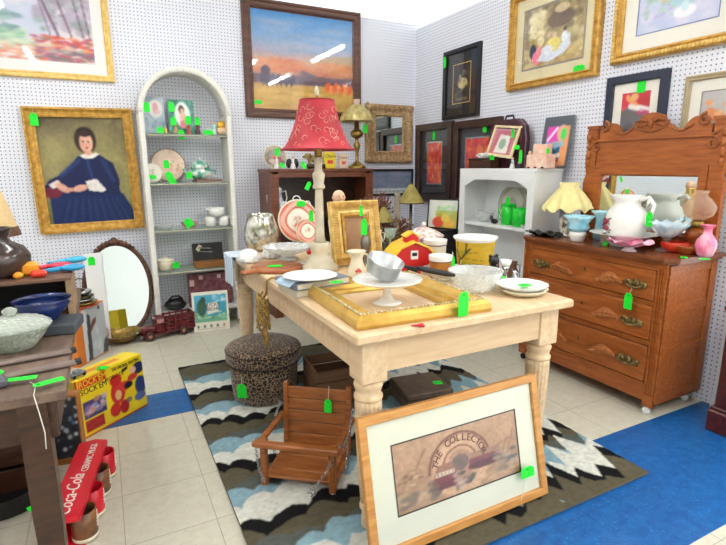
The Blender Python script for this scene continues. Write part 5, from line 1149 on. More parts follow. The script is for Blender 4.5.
# black round roasting pan & under-table stuff
q=onz(34,492,0); solo('roasting_pan',B().vessel([(.14,0),(.15,.004),(.172,.085),(.182,.09)],.004,n=40),black,'round black enamel pan on the floor under the left table','pan',q+Vector((-.09,.0,0)))
t=T('wooden_crate','dark wooden crate standing under the left table','crate',(-.50,2.38,0)); 
for z in (.05,.16,.27,.38): part('slat',B().box((0,-.15,z),(.36,.012,.09)).box((0,.15,z),(.36,.012,.09)).box((-.18,0,z),(.012,.29,.09)).box((.18,0,z),(.012,.29,.09)),dkwood,t)
part('bottom',B().box((0,0,.006),(.34,.28,.01)),dkwood,t)
t=T('magazine_box','box with a black, white and blue printed front under the left table','box',(-.235,2.34,0),-.2); part('box',B().box((0,.03,.16),(.11,.05,.32)),oak,t); p=Pic(24,60,'2a2c34',None,95); p.blobs(50,0,0,1,1,['e8e8e8','1c1c20','5a8ab0','b4b8bc','3a3a44'],.03,.1,.9,.4); part('front_picture',p.flat('front_picture',-.05,.05,.03,.31,.0035,PRINTED),None,t)
t=T('folding_board','tan and yellow upright boards beside the boxed robot game','board',onz(72,420,0)+Vector((-.06,.13,0)),.5); part('panel',B().box((0,0,.21),(.05,.010,.42)),pm('tan_board','cbb68c',.7),t); part('panel',B().box((-.03,.014,.18),(.05,.010,.36)),ybox,t)

t=T('white_board','tall white board standing between the orange case and the oval mirror','board',(-.098,3.99,.001),.35,rot=(math.radians(-4),0,.1)); part('board',B().box((0,0,.335),(.115,.012,.67),bev=.002),whitep,t)
wp=ony(91,257,4.018); tag(wp,'green price tag at the top of the tall white board',.045,.06,(0,0,.1),wp+Vector((0,.008,.02)))
# ================================================================ LEFT TABLE WARES
lz=LZ+.001
# tiered wooden crate shelf
c0=Vector((-.36,1.95,lz)); t=T('display_riser','low wooden riser box holding pottery on the left table','riser',(-.36,2.12,lz))
rwood=wood('pale_riser','b09470','8c7050',.6)
part('top_board',B().box((0,0,.136),(.47,.26,.010)),wood('riser_top','7d5a48','5a3e30',.5),t)
for s in (-1,1): part('side_board',B().box((s*.225,0,.065),(.018,.25,.130)),rwood,t)
part('back_board',B().box((0,.12,.065),(.43,.010,.13)),blackm,t)
rz_=lz+.142
q=onz(2,279,rz_)+Vector((-.02,.06,0)); t=T('pottery_jug','dark brown glazed pottery jug with flared neck on the wooden riser','jug',q)
dg=pm('dark_brown_glaze','2c2422',.15,c2='4a3a34',scale=8)
part('body',B().vessel([(.065,0),(.085,.012),(.105,.045),(.107,.07),(.09,.10),(.055,.12),(.045,.135),(.055,.16),(.062,.17)],.005,n=36),dg,t); part('handle',B().tube([(-.05,0,.18),(-.11,0,.17),(-.12,0,.12),(-.10,0,.09)],.009,8),dg,t)
q=onz(4,240,rz_)+Vector((-.06,.0,0)); c=onz(-2,236,1.05); t=T('table_lamp','beige fabric lamp with dark band at the far left edge','lamp',(-.47,2.05,rz_)); 
part('base',B().lathe([(.045,0),(.045,.01),(.02,.02),(.016,.14),(.012,.2)],20),dg,t)
t.location=(c.x-.22,2.40,lz); c2=ony(-9,236,2.40); t.location.x=c2.x; zz=c2.z-lz
part('stem',B().lathe([(.012,.15),(.012,zz+.02)],10),dkbrass,t)
part('lamp_shade',B().lathe([(.10,zz),(.055,zz+.17),(.052,zz+.17),(.097,zz)],28,cap=False),pm('beige_linen','c9ad7e',.9,scale=60),t); part('trim',B().lathe([(.102,zz),(.093,zz+.035),(.090,zz+.035),(.100,zz),(.102,zz)],28,cap=False),pm('brown_trim','6a4a38',.8,scale=80,var=.5),t)
def spoon(u,v,c,lab,rz):
    q=onz(u,v,rz_); t=T('toy_paddle',lab,'toy',q,rz); m_=pm('plastic_'+c,c,.3); part('bowl',B().sphere((0,0,.014),(.042,.03,.013),18,8),m_,t); part('handle',B().tube([(-.035,0,.014),(-.07,0,.012),(-.10,0,.010)],[.010,.008,.008],8),m_,t)
spoon(60,269,'e0344c','red plastic toy paddle on the wooden riser',.1)
spoon(76,263,'2fa8d0','upper blue plastic toy paddle at the end of the wooden riser',.35); spoon(73,271,'1f90c0','lower blue plastic toy paddle at the end of the wooden riser',.2)
q=onz(30,276,rz_); t=T('toy_standin','plain orange and red blocks standing in for a character toy on the wooden riser','toy',q); part('block',B().box((0,.015,.024),(.055,.045,.048),bev=.010),pm('toy_orange','f2a024',.4),t); part('block',B().box((.03,-.035,.012),(.05,.035,.024),bev=.008),pm('toy_red2','d8341c',.4),t); part('block',B().box((-.03,-.03,.011),(.03,.03,.022),bev=.008),pm('toy_orange','f2a024',.4),t)  # plain blocks stand in for an orange character toy
# stack of silver trays & cloth left under riser front
q=onz(14,300,lz+.02); t=T('linen_stack','stack of folded white linens in front of the wooden riser','linens',(-.47,1.86,lz),.1)
for i in range(4): part('cloth',B().box((.004*math.sin(i*2),0,.011+.021*i),(.26,.15,.019),bev=.006),pm('linen_white','ece6da',.9,scale=50,bump=.3),t)
q=onz(9,340,lz); t=T('covered_dish','pressed glass dish with domed leaf patterned lid on the left table','dish',onz(13,353,lz)+Vector((-.0,.04,0)))
pg=glassy('pressed_glass',tint='e4ece2',alpha=.34,rough=.12,body='eef2ea',bump=1,bscale=70)
t.scale=(.88,.88,.8); part('bowl',B().vessel([(.05,0),(.06,.006),(.085,.04),(.105,.075),(.112,.08)],.006,n=56,fr=scal(24,.03)),pg,t)
part('lid',B().lathe([(.112,.083),(.114,.088),(.09,.105),(.04,.120),(.016,.124)],56,fr=scal(16,.03)),pg,t); part('knob',B().lathe([(.012,.124),(.02,.135),(.022,.145),(.008,.155),(.001,.156)],16),pg,t)
solo('hardback_book',B().box((0,0,.017),(.15,.13,.034),bev=.004),pm('slate_cover','474d55',.6),'dark slate hardback book under the blue bowl','book',onz(54,332,lz)+Vector((0,.02,0)),-.15)
q=onz(46,322,lz+.036)+Vector((0.005,.035,0)); t=T('glazed_bowl','glossy navy blue wide bowl on the slate book','bowl',q+Vector((-.012,.0,0))); t.scale=(.84,.84,.88); part('bowl',B().vessel([(.045,0),(.05,.006),(.075,.035),(.095,.06),(.085,.068),(.10,.078)],.005,n=40),pm('navy_glaze','101c44',.12,c2='1c2f6a',scale=12),t)
solo('white_box',B().box((0,0,.05),(.07,.05,.10),bev=.003),white,'small pale upright box behind the navy blue bowl','box',(-.325,1.79,lz+.0),.2) if False else None
# flat grey slabs with green tags
t=T('leather_strap','long flat grey leather sheath at the front of the left table','sheath',onz(28,374,lz),.15); part('sheath',B().box((0,0,.006),(.22,.028,.011),bev=.004),pm('grey_leather','7a6a62',.6,scale=30),t); part('tip',B().box((.113,.002,.0065),(.016,.026,.012),bev=.002),blackm,t)
t=T('leather_strap','second grey leather sheath lying behind the first on the left table','sheath',onz(26,361,lz),.12); part('sheath',B().box((0,0,.006),(.22,.03,.011),bev=.004),pm('grey_leather','7a6a62',.6,scale=30),t); part('tip',B().box((.113,.002,.0065),(.016,.026,.012),bev=.002),blackm,t)
ftag(3,371,lz+.012,'green price tag at the left end of the leather sheaths',.035,.05,-1.1,.0)
p_=onz(1,381,lz+.012); tag(p_,'long green price tag nearest the left table front, left one',.022,.075,(-PI/2,0,1.45)); p_=onz(33,386,lz+.012); tag(p_,'long green price tag nearest the left table front, right one',.024,.065,(-PI/2,0,1.9))
b=B().tube([tuple(onz(30,382,lz+.003)),tuple(onz(36,385,lz+.003)),(-.185,1.305,lz+.002),(-.178,1.296,lz-.04),(-.172,1.292,lz-.09),(-.174,1.29,lz-.13)],.0011,6); solo('tag_cord',b,stringm,'white cotton string hanging down in front of the left table leg','string')
t=T('vintage_tool','wooden plane resting flat at the far left of the left table','tool',onz(4,395,lz)+Vector((-.06,.05,0)),.3); part('body',B().box((0,0,.012),(.12,.05,.022),bev=.006),pm('slate_tool','5a5a60',.5),t)
# ================================================================ UNDER THE LONG TABLE
q=Vector((.712,2.60,RZ+.001)); t=T('storage_ottoman','round leopard print ottoman with lid under the table end','ottoman',q)
def leopard():
    m,nt,N,L,P=newmat('leopard_fur'); tc=N.new('ShaderNodeTexCoord'); mp=N.new('ShaderNodeMapping'); L.new(tc.outputs['Object'],mp.inputs[0])
    v=N.new('ShaderNodeTexVoronoi'); v.feature='DISTANCE_TO_EDGE'; v.inputs['Scale'].default_value=52; v.inputs['Randomness'].default_value=1
    nz=N.new('ShaderNodeTexNoise'); nz.inputs['Scale'].default_value=30; L.new(mp.outputs[0],nz.inputs[0]); ad=N.new('ShaderNodeVectorMath'); ad.operation='MULTIPLY_ADD'; L.new(nz.outputs['Color'],ad.inputs[0]); ad.inputs[1].default_value=(.03,.03,.03); L.new(mp.outputs[0],ad.inputs[2]); L.new(ad.outputs[0],v.inputs['Vector'])
    r=N.new('ShaderNodeValToRGB'); e=r.color_ramp.elements; e[0].position=.03; e[0].color=(*hx('a58a68'),1); e[1].position=.10; e[1].color=(*hx('24181a'),1); L.new(v.outputs['Distance'],r.inputs[0]); L.new(r.outputs[0],P.inputs['Base Color']); P.inputs['Roughness'].default_value=.8; P.inputs['Sheen Weight'].default_value=.3; return m
leo=leopard()
part('drum',B().lathe([(.16,0),(.172,.006),(.182,.10),(.188,.205)],56),leo,t); part('lid',B().lathe([(.192,.207),(.203,.210),(.206,.265),(.20,.287),(.17,.302),(.08,.309),(.001,.310)],56),leo,t)
b=B()
for z,r in ((.215,.2045),(.275,.2045)): b.tube([(r*math.cos(2*PI*i/48),r*math.sin(2*PI*i/48),z) for i in range(48)],.003,6,closed=True)
part('piping',b,pm('fur_dark','2a1c18',.8),t)
q=onz(237,412,0); tag(Vector((.545,2.44,.17)),'green price tag hanging on the side of the leopard print ottoman',.05,.075,(0,0,-.6),Vector((.548,2.455,.215)))
# crate + flat box
t=T('wooden_crate','weathered wooden crate tipped under the long table behind the leg','crate',(1.07,2.42,RZ+.001),-.1); cw_=wood('crate_brown','7d5a3c','5c3f28',.7)
for z in (.035,.10,.165): part('slat',B().box((0,-.13,z),(.30,.012,.058)).box((0,.13,z),(.30,.012,.058)).box((-.15,0,z),(.012,.25,.058)).box((.15,0,z),(.012,.25,.058)),cw_,t)
part('bottom',B().box((0,0,.004),(.28,.25,.006)),cw_,t)
t=T('record_case','flat brown case lying on the rug under the long table','case',(1.445,2.13,RZ+.001),-.15); part('case',B().box((0,0,.0475),(.27,.25,.095),bev=.006),pm('brown_leatherette','6a5748',.6,c2='5a493c'),t); part('lid_seam',B().box((0,0,.065),(.273,.253,.004)),blackm,t)
q=onz(433,383,.115); tag(q+Vector((0,0,.0)),'green price tag lying on the flat brown case',.045,.05,(-PI/2,0,1.3))
# swing seat
sw=T('swing_seat','wooden toddler swing seat with chains standing on the rug','swing',(.662,1.800,RZ+.001),math.radians(-38.5))
sww=wood('swing_wood','ac6832','854818',.4,(2,16,16),4)
W2=.15; Dp=.13
b=B()
for i in range(5): b.box((0,-Dp+.028+.052*i,.035),(2*W2-.03,.048,.014),bev=.003)
part('seat',b,sww,sw)
b=B()
for i in range(5): b.box((0,Dp+.005+.004*i,.062+.053*i),(2*W2-.03,.012,.050),rot=(-.08,0,0),bev=.003)
part('backrest',b,sww,sw)
for s in (-1,1):
    part('seat_rail',B().box((s*(W2-.01),0,.018),(.022,2*Dp+.02,.022),bev=.003),sww,sw)
    part('back_post',B().box((s*(W2-.008),Dp+.012,.165),(.022,.022,.31),rot=(-.08,0,0),bev=.003),sww,sw)
    part('front_post',B().box((s*(W2-.01),-Dp,.10),(.026,.026,.20),bev=.004),sww,sw)
    part('armrest',B().box((s*(W2+.008),-.0,.175),(.026,2*Dp+.05,.016),rot=(-.04,0,0),bev=.004),sww,sw)
    part('foot_cap',B().lathe([(.011,.0),(.012,.006),(.011,.010)],14,(s*(W2-.01),-Dp,-.003)),whitep,sw,'white foot cap')
part('front_bar',B().box((0,-Dp-.022,.190),(2*W2+.05,.030,.024),bev=.005),sww,sw)
def chain(pts,n=14,r=.0055):
    b=B(); P=[Vector(p) for p in pts]; seg=[(P[i+1]-P[i]).length for i in range(len(P)-1)]; tot=sum(seg)
    for k in range(n):
        s=tot*(k+.5)/n; i=0
        while i<len(seg)-1 and s>seg[i]: s-=seg[i]; i+=1
        d=(P[i+1]-P[i]).normalized(); c=P[i]+d*s; nx=d.orthogonal().normalized(); ny=d.cross(nx)
        if k%2: nx=ny
        hl=tot/n*.72; b.tube([tuple(c+d*(hl*math.cos(a))+nx*(r*math.sin(a))) for a in [2*PI*j/8 for j in range(8)]],.0013,5,closed=True)
    return b
for pts in ([(-W2-.02,-Dp+.0,.20),(-W2-.02,-.02,.13),(-W2+.01,-.0,.05)],[(-W2-.02,-Dp-.01,.18),(-W2-.005,-Dp-.02,.08),(-W2+.02,-Dp-.03,.03)],[(-W2-.01,Dp-.01,.24),(-W2-.02,Dp-.03,.20),(-W2-.015,Dp-.06,.19)],[(W2+.02,-Dp+.01,.20),(W2-.03,-Dp-.03,.10),(W2-.08,-Dp-.04,.03)],[(W2+.02,Dp-.02,.24),(W2+.028,0,.18),(W2+.028,-Dp+.02,.19)],[(W2+.03,-.05,.17),(W2+.03,-.05,.08),(W2+.02,-.02,.03)]):
    part('chain',chain(pts,18),silver,sw,'silver chain')
b=B().tube([(W2-.08+.010*math.cos(a),-Dp-.042,.012+.012+.012*math.sin(a)) for a in [PI*.9-i*.45 for i in range(10)]],.0025,6).tube([(W2-.09+.009*math.cos(a),-Dp-.043,.010+.009*math.sin(a)) for a in [i*.5-1.2 for i in range(9)]],.0025,6); part('hook',b,silver,sw,'silver hook')
q=ony(319,403,1.0); M_=sw.matrix_basis; lp=M_@Vector((.055,Dp-.004,.262)); tag(lp,'green price tag hanging on the backrest of the wooden swing seat',.034,.062,(0,0,math.radians(-38.5)),M_@Vector((.055,Dp+.016,.315)))
# ================================================================ LEANING PRINT
p=Pic(130,70,'bd977a','a07c62',101); p.blobs(60,0,0,1,1,['bd9578','ab866a','c49f84','b08c70'],.06,.14,.35)
p.blobs(40,0,0,1,.25,['c9a888','b49478','d8b898'],.03,.08,.5,.4)
for i in range(60):
    a=PI*i/59; p.ell(.5+.21*math.cos(a),.42+.48*math.sin(a)*.95,.028,.05,'8a5a48',.5)
p.ell(.5,.42,.235,.47,'d0a888',.9)
for i in range(60):
    a=PI*i/59; p.ell(.5+.245*math.cos(a),.42+.49*math.sin(a),.010,.018,'6e3c34',.8); p.ell(.5+.14*math.cos(a),.42+.29*math.sin(a),.008,.014,'6e3c34',.7)
p.line(.0,.28,.26,.42,.012,'8a5a4c',.6); p.line(.74,.5,.95,.6,.012,'8a5a4c',.6); p.ell(.5,.42,.11,.24,'a87c68',.7); p.ell(.5,.46,.07,.12,'6e5c5c',.9)
p.poly([(.26,.18),(.48,.2),(.46,.36),(.28,.34)],'7a3c48'); p.poly([(.28,.36),(.46,.38),(.42,.52),(.32,.5)],'9a6c5c'); p.rect(.3,.34,.45,.4,'d8c4b0')
for x in (.315,.345,.375,.405,.435): p.ell(x,.37,.006,.014,'4c3028'); p.ell(.37,.2,.12,.06,'6a3040')
p.poly([(.56,.32),(.86,.3),(.84,.5),(.58,.5)],'7c4450'); p.rect(.58,.46,.84,.54,'a07c68'); p.ell(.7,.33,.14,.06,'5c3040')
p.ell(.12,.42,.1,.16,'a88468'); p.line(.15,.55,.24,.82,.014,'9a7458'); p.blobs(24,.03,.3,.2,.55,['7a5440','caa888'],.01,.02,.8); p.blobs(26,.02,.05,.3,.3,['8a7460','6e6058','b49878'],.02,.045,.7); p.blobs(16,.46,.08,.6,.3,['4e4a4c','5c5454','c0a898'],.02,.04,.8); p.blobs(26,.8,.15,.99,.45,['5c5a60','7c6a60','b09480'],.02,.05,.7); p.line(.9,.35,.97,.72,.01,'9a7458'); p.line(.86,.4,.9,.6,.008,'9a7458')
p.noise(.06)
w_,h_=.775,.468; q0=onz(378,549,0); q1=onz(543,487,0)
an=math.atan2(q1.y-q0.y,q1.x-q0.x); c=(q0+q1)/2; c.z=RZ+.003; c.y=1.228; c.x-=.052
lp_=framed('framed_print','wide oak framed sepia print of toy arks leaning against the long table leg','picture',w_,h_,c,(math.radians(-13),0,math.radians(.5)),.030,.022,PR_FLAT,wood('light_oak_frame','d39a55','b87c3a',.4,(2,14,14),5),.088,matcream,p,True,None,None,None,None,(pm('dark_line','2a2620',.6),.004))
letters="THE COLLECTOR"; items=[]; n=len(letters)
for i,ch in enumerate(letters):
    if ch==' ': continue
    a=PI*(.93-.86*i/(n-1)); x=.5+.20*math.cos(a); z=.43+.40*math.sin(a)
    iw=w_-.236; ih=h_-.236; items.append((ch,.036,(-iw/2+iw*x,-.0088,.118+ih*z),(PI/2,-(a-PI/2)*.8,0)))
part('lettering',lettering(items),pm('sepia_ink','5e2c26',.6),lp_)
Mx=lp_.matrix_basis; tag(Mx@Vector((.285,-.030,.135)),'green price card on the mat of the leaning oak framed print',.065,.04,(math.radians(-13),0,0),Mx@Vector((.24,-.028,.02)))
# ================================================================ DRESSER WARES
dz=DZ+.001
t=T('basin','wide white ironstone wash basin on the dresser','basin',Vector((2.545,1.80,dz))); t.scale=(.98,1.12,1.1)
part('bowl',B().vessel([(.06,0),(.065,.01),(.09,.03),(.14,.06),(.165,.066)],.005,n=48,fr=scal(16,.012)),white,t)
t=T('water_pitcher','large white ironstone pitcher with rose decal standing in the basin','pitcher',Vector((2.555,1.80,dz+.0175)),RX); t.scale=(1.2,1.1,1.27)
part('body',B().vessel([(.05,0),(.06,.008),(.088,.05),(.095,.09),(.082,.135),(.055,.165),(.055,.18),(.072,.205)],.005,n=40,fr=lambda th,q:1+.38*math.exp(-(((th-PI))/.4)**2)*max(0,1-abs(q-.5)*3.2)),white,t)
part('handle',B().tube([(.060,0,.185),(.10,0,.20),(.125,0,.17),(.118,0,.12),(.088,0,.085)],[.008,.009,.009,.008,.007],10),white,t)
b=B()
rng=random.Random(4)
def onjug(th,z,r_=.0945): 
    rr=np.interp(z,[0,.008,.05,.09,.135,.165],[.05,.06,.088,.095,.082,.055]); return (rr*math.cos(th),rr*math.sin(th),z)
for i in range(16): b.sphere(onjug(-PI/2-.55+rng.uniform(-.22,.22),.08+rng.uniform(-.022,.022)),(.011,.011,.009),8,6)
part('rose_decal',b,pm('rose_red','b03a54',.4,c2='7a2038',scale=80),t); b=B()
for i in range(12): b.sphere(onjug(-PI/2-.55+rng.uniform(-.34,.34),.08+rng.uniform(-.036,.036)),(.008,.008,.005),8,6)
part('leaf_decal',b,pm('leaf_green','8a9a8a',.5),t)
xtag(650,212,2.50,'green price tag hanging on the handle of the white pitcher',.035,.075,.02)
# ruffled lamp
q=Vector((2.60,2.235,dz)); t=T('table_lamp','small lamp with pale yellow ruffled fabric shade on the dresser','lamp',q); t.scale=(1.14,1.14,1.42)
part('base',B().lathe([(.045,0),(.048,.006),(.035,.015),(.04,.04),(.042,.07),(.03,.09),(.014,.10),(.012,.14)],28),pm('floral_porcelain','efe8dc',.3,c2='7c6a50',scale=50,lo=.5,hi=.62),t)
part('lamp_shade',B().lathe([(.13,.118),(.118,.14),(.085,.18),(.05,.215),(.055,.235),(.052,.235),(.046,.213),(.08,.178),(.113,.138),(.126,.116)],96,cap=False,fr=lambda th,q:1+.10*math.sin(9*th)*(1-abs(2*q-1)) if False else 1+.07*math.sin(9*th)*max(0,abs(2*q-1)),fz=lambda th,q:.014*math.sin(9*th+1)*max(0,abs(2*q-1)-.3)),pm('pale_yellow_fabric','f2e3a0',.8,scale=40,bump=.2),t)
blue_g=pm('blue_opaline','84cfe8',.2,c2='c8ecf4',scale=14); pink_g=pm('pink_opaline','f0749c',.2,c2='f8c8d8',scale=14)
t=T('ruffled_vase','blue ruffled opaline vase beside the yellow shaded lamp','vase',Vector((2.475,2.045,dz))); t.scale=(1.15,1.15,1.15)
part('foot',B().lathe([(.03,0),(.034,.01),(.042,.035),(.04,.05)],28),white,t); part('bowl',B().vessel([(.04,.05),(.055,.07),(.045,.09),(.062,.115),(.072,.13)],.004,n=64,fr=lambda th,q:1+.14*math.sin(7*th)*(1-abs(2*q-1))**1),blue_g,t)
t=T('ruffled_vase','tall slim blue ruffled vase behind the blue opaline vase','vase',Vector((2.655,2.04,dz))); part('body',B().vessel([(.03,0),(.035,.02),(.025,.08),(.022,.12),(.035,.15),(.05,.17)],.003,n=48,fr=scal(7,.14)),blue_g,t)
ves('ruffled_tray','long black ruffled glass tray at the left end of the dresser','tray',Vector((2.475,2.30,dz)),[(.05,0),(.055,.003),(.085,.02),(.105,.022)],pm('black_glass','1c201e',.12),.003,64,fr=scal(9,.1),sx=.7,sy=1.25,fz=lambda th,q:.009*math.sin(9*th)*(1-abs(2*q-1)))
t=T('cottage_figurine','tiny painted cottage figurine at the front of the dresser','figurine',onz(602,243,dz)+Vector((.02,0,0)),RX); part('house',B().box((0,0,.02),(.035,.03,.04)).prismy([(-.02,.04),(.02,.04),(0,.062)],-.015,.015),pm('cottage_cream','cdbf94',.5,c2='7f8f9a',scale=60),t); part('tree',B().sphere((.028,0,.03),(.014,.014,.03),10,8),pm('cottage_rose','c98a7c',.6),t)
tag(onz(609,245,dz)+Vector((-.01,-.0,.028)),'green price tag leaning on the tiny cottage figurine',.022,.042,(-.3,.5,RX))
t=T('ruffled_dish','pink ruffled footed glass dish at the front of the dresser','dish',Vector((2.41,1.665,dz))); t.scale=(.85,1.1,1.1)
part('foot',B().lathe([(.034,0),(.036,.004),(.02,.014),(.022,.022)],28),glassy('frosted_pink','fbe8ee',.7,rough=.3,body='f8dfe8'),t); part('bowl',B().vessel([(.022,.022),(.05,.028),(.09,.045),(.105,.05)],.003,n=72,fr=scal(8,.10),fz=lambda th,q:.010*math.sin(8*th)*(1-abs(2*q-1))),pink_g,t)
t=T('compote','pale blue ruffled opaline compote on a clear stem beside the pitcher','compote',Vector((2.59,1.585,dz))); t.scale=(1.15,1.15,1.25)
part('stem',B().lathe([(.04,0),(.042,.004),(.012,.015),(.010,.04),(.02,.055)],24),clear,t); part('bowl',B().vessel([(.02,.055),(.045,.07),(.07,.10),(.088,.118)],.003,n=72,fr=scal(12,.05),fz=lambda th,q:.006*math.sin(12*th)*(1-abs(2*q-1))),pm('pale_blue_opaline','dfeef6',.2,c2='b4d6ea',scale=14),t)
ves('ribbed_bowl','orange red ribbed glass bowl at the right front of the dresser','bowl',onz(671,252,dz)+Vector((.03,0,0)),[(.035,0),(.047,.005),(.062,.022),(.066,.042),(.06,.052)],glassy('orange_red_glass','f0603c',.55,body='ee4a2c'),.004,64,fr=lambda th,q:1+.035*abs(math.sin(14*th)))
ves('amber_dish','small amber glass dish between the orange bowl and the pink vase','dish',Vector((2.585,1.475,dz)),[(.025,0),(.03,.004),(.045,.03),(.048,.045)],glassy('amber_glass','d98a3c',.5,body='b8642a'),.003,32,)
t=T('ruffled_vase','pink crimped neck vase at the right end of the dresser','vase',Vector((2.60,1.395,dz))); t.scale=(1.05,1.05,1.4)
part('body',B().vessel([(.025,0),(.033,.006),(.043,.035),(.04,.055),(.018,.078),(.016,.095),(.03,.108),(.034,.109)],.003,n=56,fr=lambda th,q:1+.04*abs(math.sin(8*th))),pink_g,t)
t=T('oil_lamp','clear glass oil lamp with globe shade at the right of the dresser mirror','oil lamp',Vector((2.655,1.478,dz))); t.scale=(1,1,1.28)
part('font',B().lathe([(.045,0),(.047,.005),(.018,.02),(.016,.04),(.045,.06),(.05,.08),(.02,.10)],28),glassy('amber_glass','d98a3c',.5,body='b8642a'),t); part('burner',B().lathe([(.02,.10),(.03,.105),(.03,.12),(.022,.13)],18),brass,t); part('shade',B().vessel([(.03,.13),(.065,.15),(.075,.18),(.05,.21),(.028,.225),(.035,.245)],.003,n=36,fr=lambda th,q:1+.02*math.cos(8*th)),glassy('peach_glass','faefe2',.14,rough=.08,body='f6e6d4'),t)
ftag(684,258,dz,'green price tag, left of the two at the right front corner of the dresser',.03,.04,2.1); ftag(700,259,dz,'green price tag, right of the two at the right front corner of the dresser',.03,.045,1.2)
Md=dr.matrix_basis; tag(Md@Vector((.305,-.040,.625)),'green price tag hanging from the middle right drawer pull of the dresser',.045,.085,(0,0,RX),Md@Vector((.315,-.030,.66)))
# ================================================================ WHITE SHELF WARES
czt=CZ+.001
def cs(u,z,x=2.62): 
    c=onx(u,170,x); return Vector((x,c.y,z))
# on top
q=cs(507,czt,2.715); t=T('vintage_suitcase','dark maroon arched vintage suitcase standing on the white shelf unit','suitcase',q,RX); t.scale=(1.15,1,1.42)
poly=[(-.15,0),(.15,0),(.15,.15),(.135,.21),(.09,.245),(-.09,.245),(-.135,.21),(-.15,.15)]
part('shell',B().prismy(poly[::-1],-.04,.04),pm('maroon_leather','4f2430',.4,c2='38161e',scale=30),t)
part('side_band',B().prismy([(x*1.012,z*1.008) for x,z in poly[::-1]],-.006,.006),pm('band_mauve','8a7680',.5,scale=60,var=.4),t); part('handle',B().tube([(-.04,0,.245),(-.03,0,.265),(.03,0,.265),(.04,0,.245)],.006,8),black,t)
p=Pic(44,36,'cf8f94','c8868c',111); p.rect(.12,.0,.88,.9,'c76a78'); p.poly([(.2,.05),(.8,.05),(.75,.7),(.3,.75)],'ece8e0'); p.ell(.5,.4,.15,.2,'9ab49a'); 
framed('framed_print','tilted cream framed print with rose mat leaning on the maroon suitcase','picture',.27,.235,cs(498,czt+.080,2.625),(math.radians(-16),math.radians(6),RX),.02,.014,PR_FLAT,pm('cream_frame','eedcae',.5),0,None,p,True)
t=T('jewellery_box','dark wooden box at the left on top of the white shelf unit','box',cs(483,czt,2.60),RX); part('box',B().box((0,0,.03),(.25,.085,.06),bev=.003),dkwood,t); part('lid',B().box((0,0,.0685),(.256,.09,.016),bev=.004),dkwood,t)
b=B()
for i in range(60): b.sphere((random.uniform(-.05,.05),random.uniform(-.03,.03),random.uniform(.0,.03)),(.010,.010,.006),6,4)
solo('lace_doily',b,cro,'crumpled cream lace doily on the dark wooden box','doily',cs(483,czt+.080,2.60),RX)
xtag(492,155,2.553,'green price tag on the front of the dark wooden box',.045,.035,None)
xtag(485,122+0,RW-.2,'spare',.001,.001,None) if False else None
for i,(u,c1,c2,h,l) in enumerate(((512,'e8ecf0','5a6478',.08,'blue and white porcelain figurine on the white shelf unit'),(519,'2c3038','d8dce0',.07,'dark figurine right of the blue and white one'),(529,'5c4a54','b8b0b4',.12,'grey mauve figurine in front of the maroon suitcase'))):
    figure(cs(u,czt,2.585 if i<2 else 2.62),h,c1,c2,l)
xtag(521,150,2.565,'green price tag hanging among the figurines on the white shelf unit',.03,.085,None); xtag(513,129,2.64,'green price tag on the tilted cream frame',.03,.06,None); xtag(517,145,2.56,'short green price tag above the blue and white figurine',.05,.03,None)
pk=pm('peach_check','f0b49c',.6,c2='f4dcc8',scale=30)
t=T('patterned_box','peach patterned open box on top of the white shelf unit','box',cs(540,czt,2.61),RX); part('box',B().box((0,0,.045),(.17,.09,.09),bev=.003),pk,t); 
for x in (-.06,0,.06): part('foot',B().box((x,-.046,.006),(.02,.004,.010)),blackm,t)
t=T('patterned_box','taller peach patterned box behind the open one','box',cs(541,czt,2.70),RX); part('box',B().box((0,0,.08),(.12,.06,.16),bev=.003),pk,t); xtag(548,148,2.66,'green price tag on the taller peach box',.025,.035,None)
p=Pic(40,54,'5a6068','4f555c',112); p.rect(.14,.04,.94,.82,'e8a46c'); p.rect(.14,.5,.6,.82,'d84ab0'); p.line(.2,.55,.5,.78,.04,'f0e0f0'); p.ell(.7,.68,.18,.16,'e6b090'); p.ell(.75,.66,.1,.12,'44e060'); p.poly([(.14,.3),(.8,.42),(.8,.52),(.14,.5)],'8ab8d0'); p.poly([(.2,.22),(.7,.3),(.7,.42),(.24,.36)],'2c6c8a'); p.rect(.3,.04,.7,.2,'3a3a40'); p.rect(.35,.2,.72,.28,'e8e8e8'); p.blobs(20,.15,.05,.9,.5,['f0b080','e88a5c','c8d8e0'],.02,.05,.7)
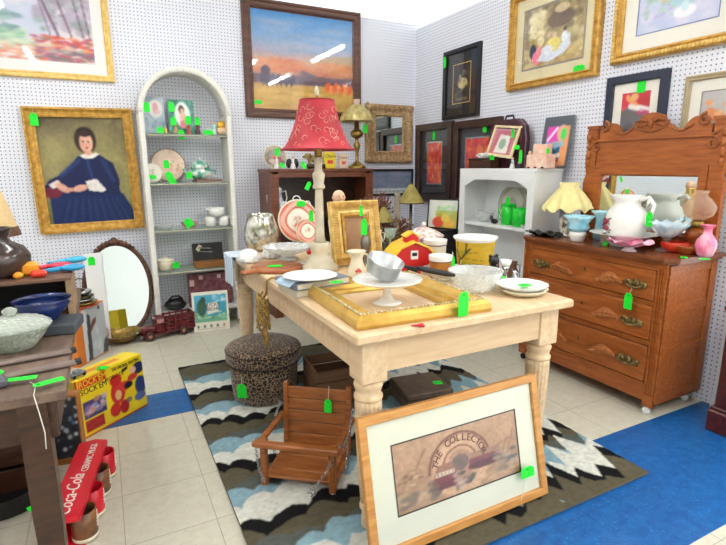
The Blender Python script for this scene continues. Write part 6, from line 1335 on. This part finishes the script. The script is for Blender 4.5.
t=T('picture_board','grey board with a bright magenta and orange collage leaning on the right wall','picture',Vector((2.750,2.535,czt)),rot=(math.radians(-8),0,RX)); t.scale=(1.12,1,1.2); part('board',B().box((0,.004,.145),(.22,.008,.29),bev=.002),pm('grey_board','6a7078',.5),t); part('picture',p.flat('picture',-.105,.105,.004,.285,-.0006,PRINTED),None,t)
# inside upper compartment
sz_=SH+.001
q=cs(477,sz_,2.58); ves('cut_glass_bowl','cut glass bowl at the left inside the white shelf unit','bowl',Vector((2.635,3.06,sz_)),[(.035,0),(.045,.005),(.07,.04),(.085,.08)],cutglass,.005,56,fr=scal(16,.05))
p=Pic(50,50,'c9c4b4',None,113); p.ell(.5,.5,.46,.46,'b4ae9e'); p.ell(.5,.5,.38,.38,'dcd8cc'); p.ell(.45,.4,.2,.25,'a49e90',.6)
disc_plate('silver_tray','round silver tray standing inside the white shelf unit','tray',Vector((2.725,2.88,sz_)),.155,silver,p,-10,RX)
grn=pm('bright_green_glaze','1fd63c',.3,var=.12)
mug(Vector((2.64,2.80,sz_)),.052,.15,grn,'bright green tankard, left one of the pair in the white shelf unit',a=2.2); mug(Vector((2.62,2.66,sz_)),.056,.13,grn,'bright green tankard, right one of the pair in the white shelf unit',a=3.6)
t=T('cat_figurine','small black and purple animal figurine in front of the green tankards','figurine',Vector((2.58,2.88,sz_)),RX); part('body',B().sphere((0,0,.02),(.035,.018,.02),14,9),black,t); part('head',B().sphere((-.035,0,.04),(.016,.014,.014),12,8),pm('plum','5a3a4c',.4),t)
for s in (-1,1): part('ear',B().sphere((-.038+s*.008,0,.053),(.004,.003,.007),6,5),black,t)
t=T('crystal_piece','clear cut crystal ashtray at the edge of the shelf inside the white unit','ashtray',Vector((2.59,2.56,sz_))); part('dish',B().vessel([(.03,0),(.035,.004),(.045,.02)],.006,n=32,fr=scal(8,.06)),cutglass,t)
xtag(508,197,2.586,'green price tag on the left green tankard',.035,.06,None)
jug('pottery_jug','brown pottery jug inside the lower compartment of the white shelf unit','jug',Vector((2.64,2.72,.421)),.16,.05,pm('jug_brown','7c5038',.3))
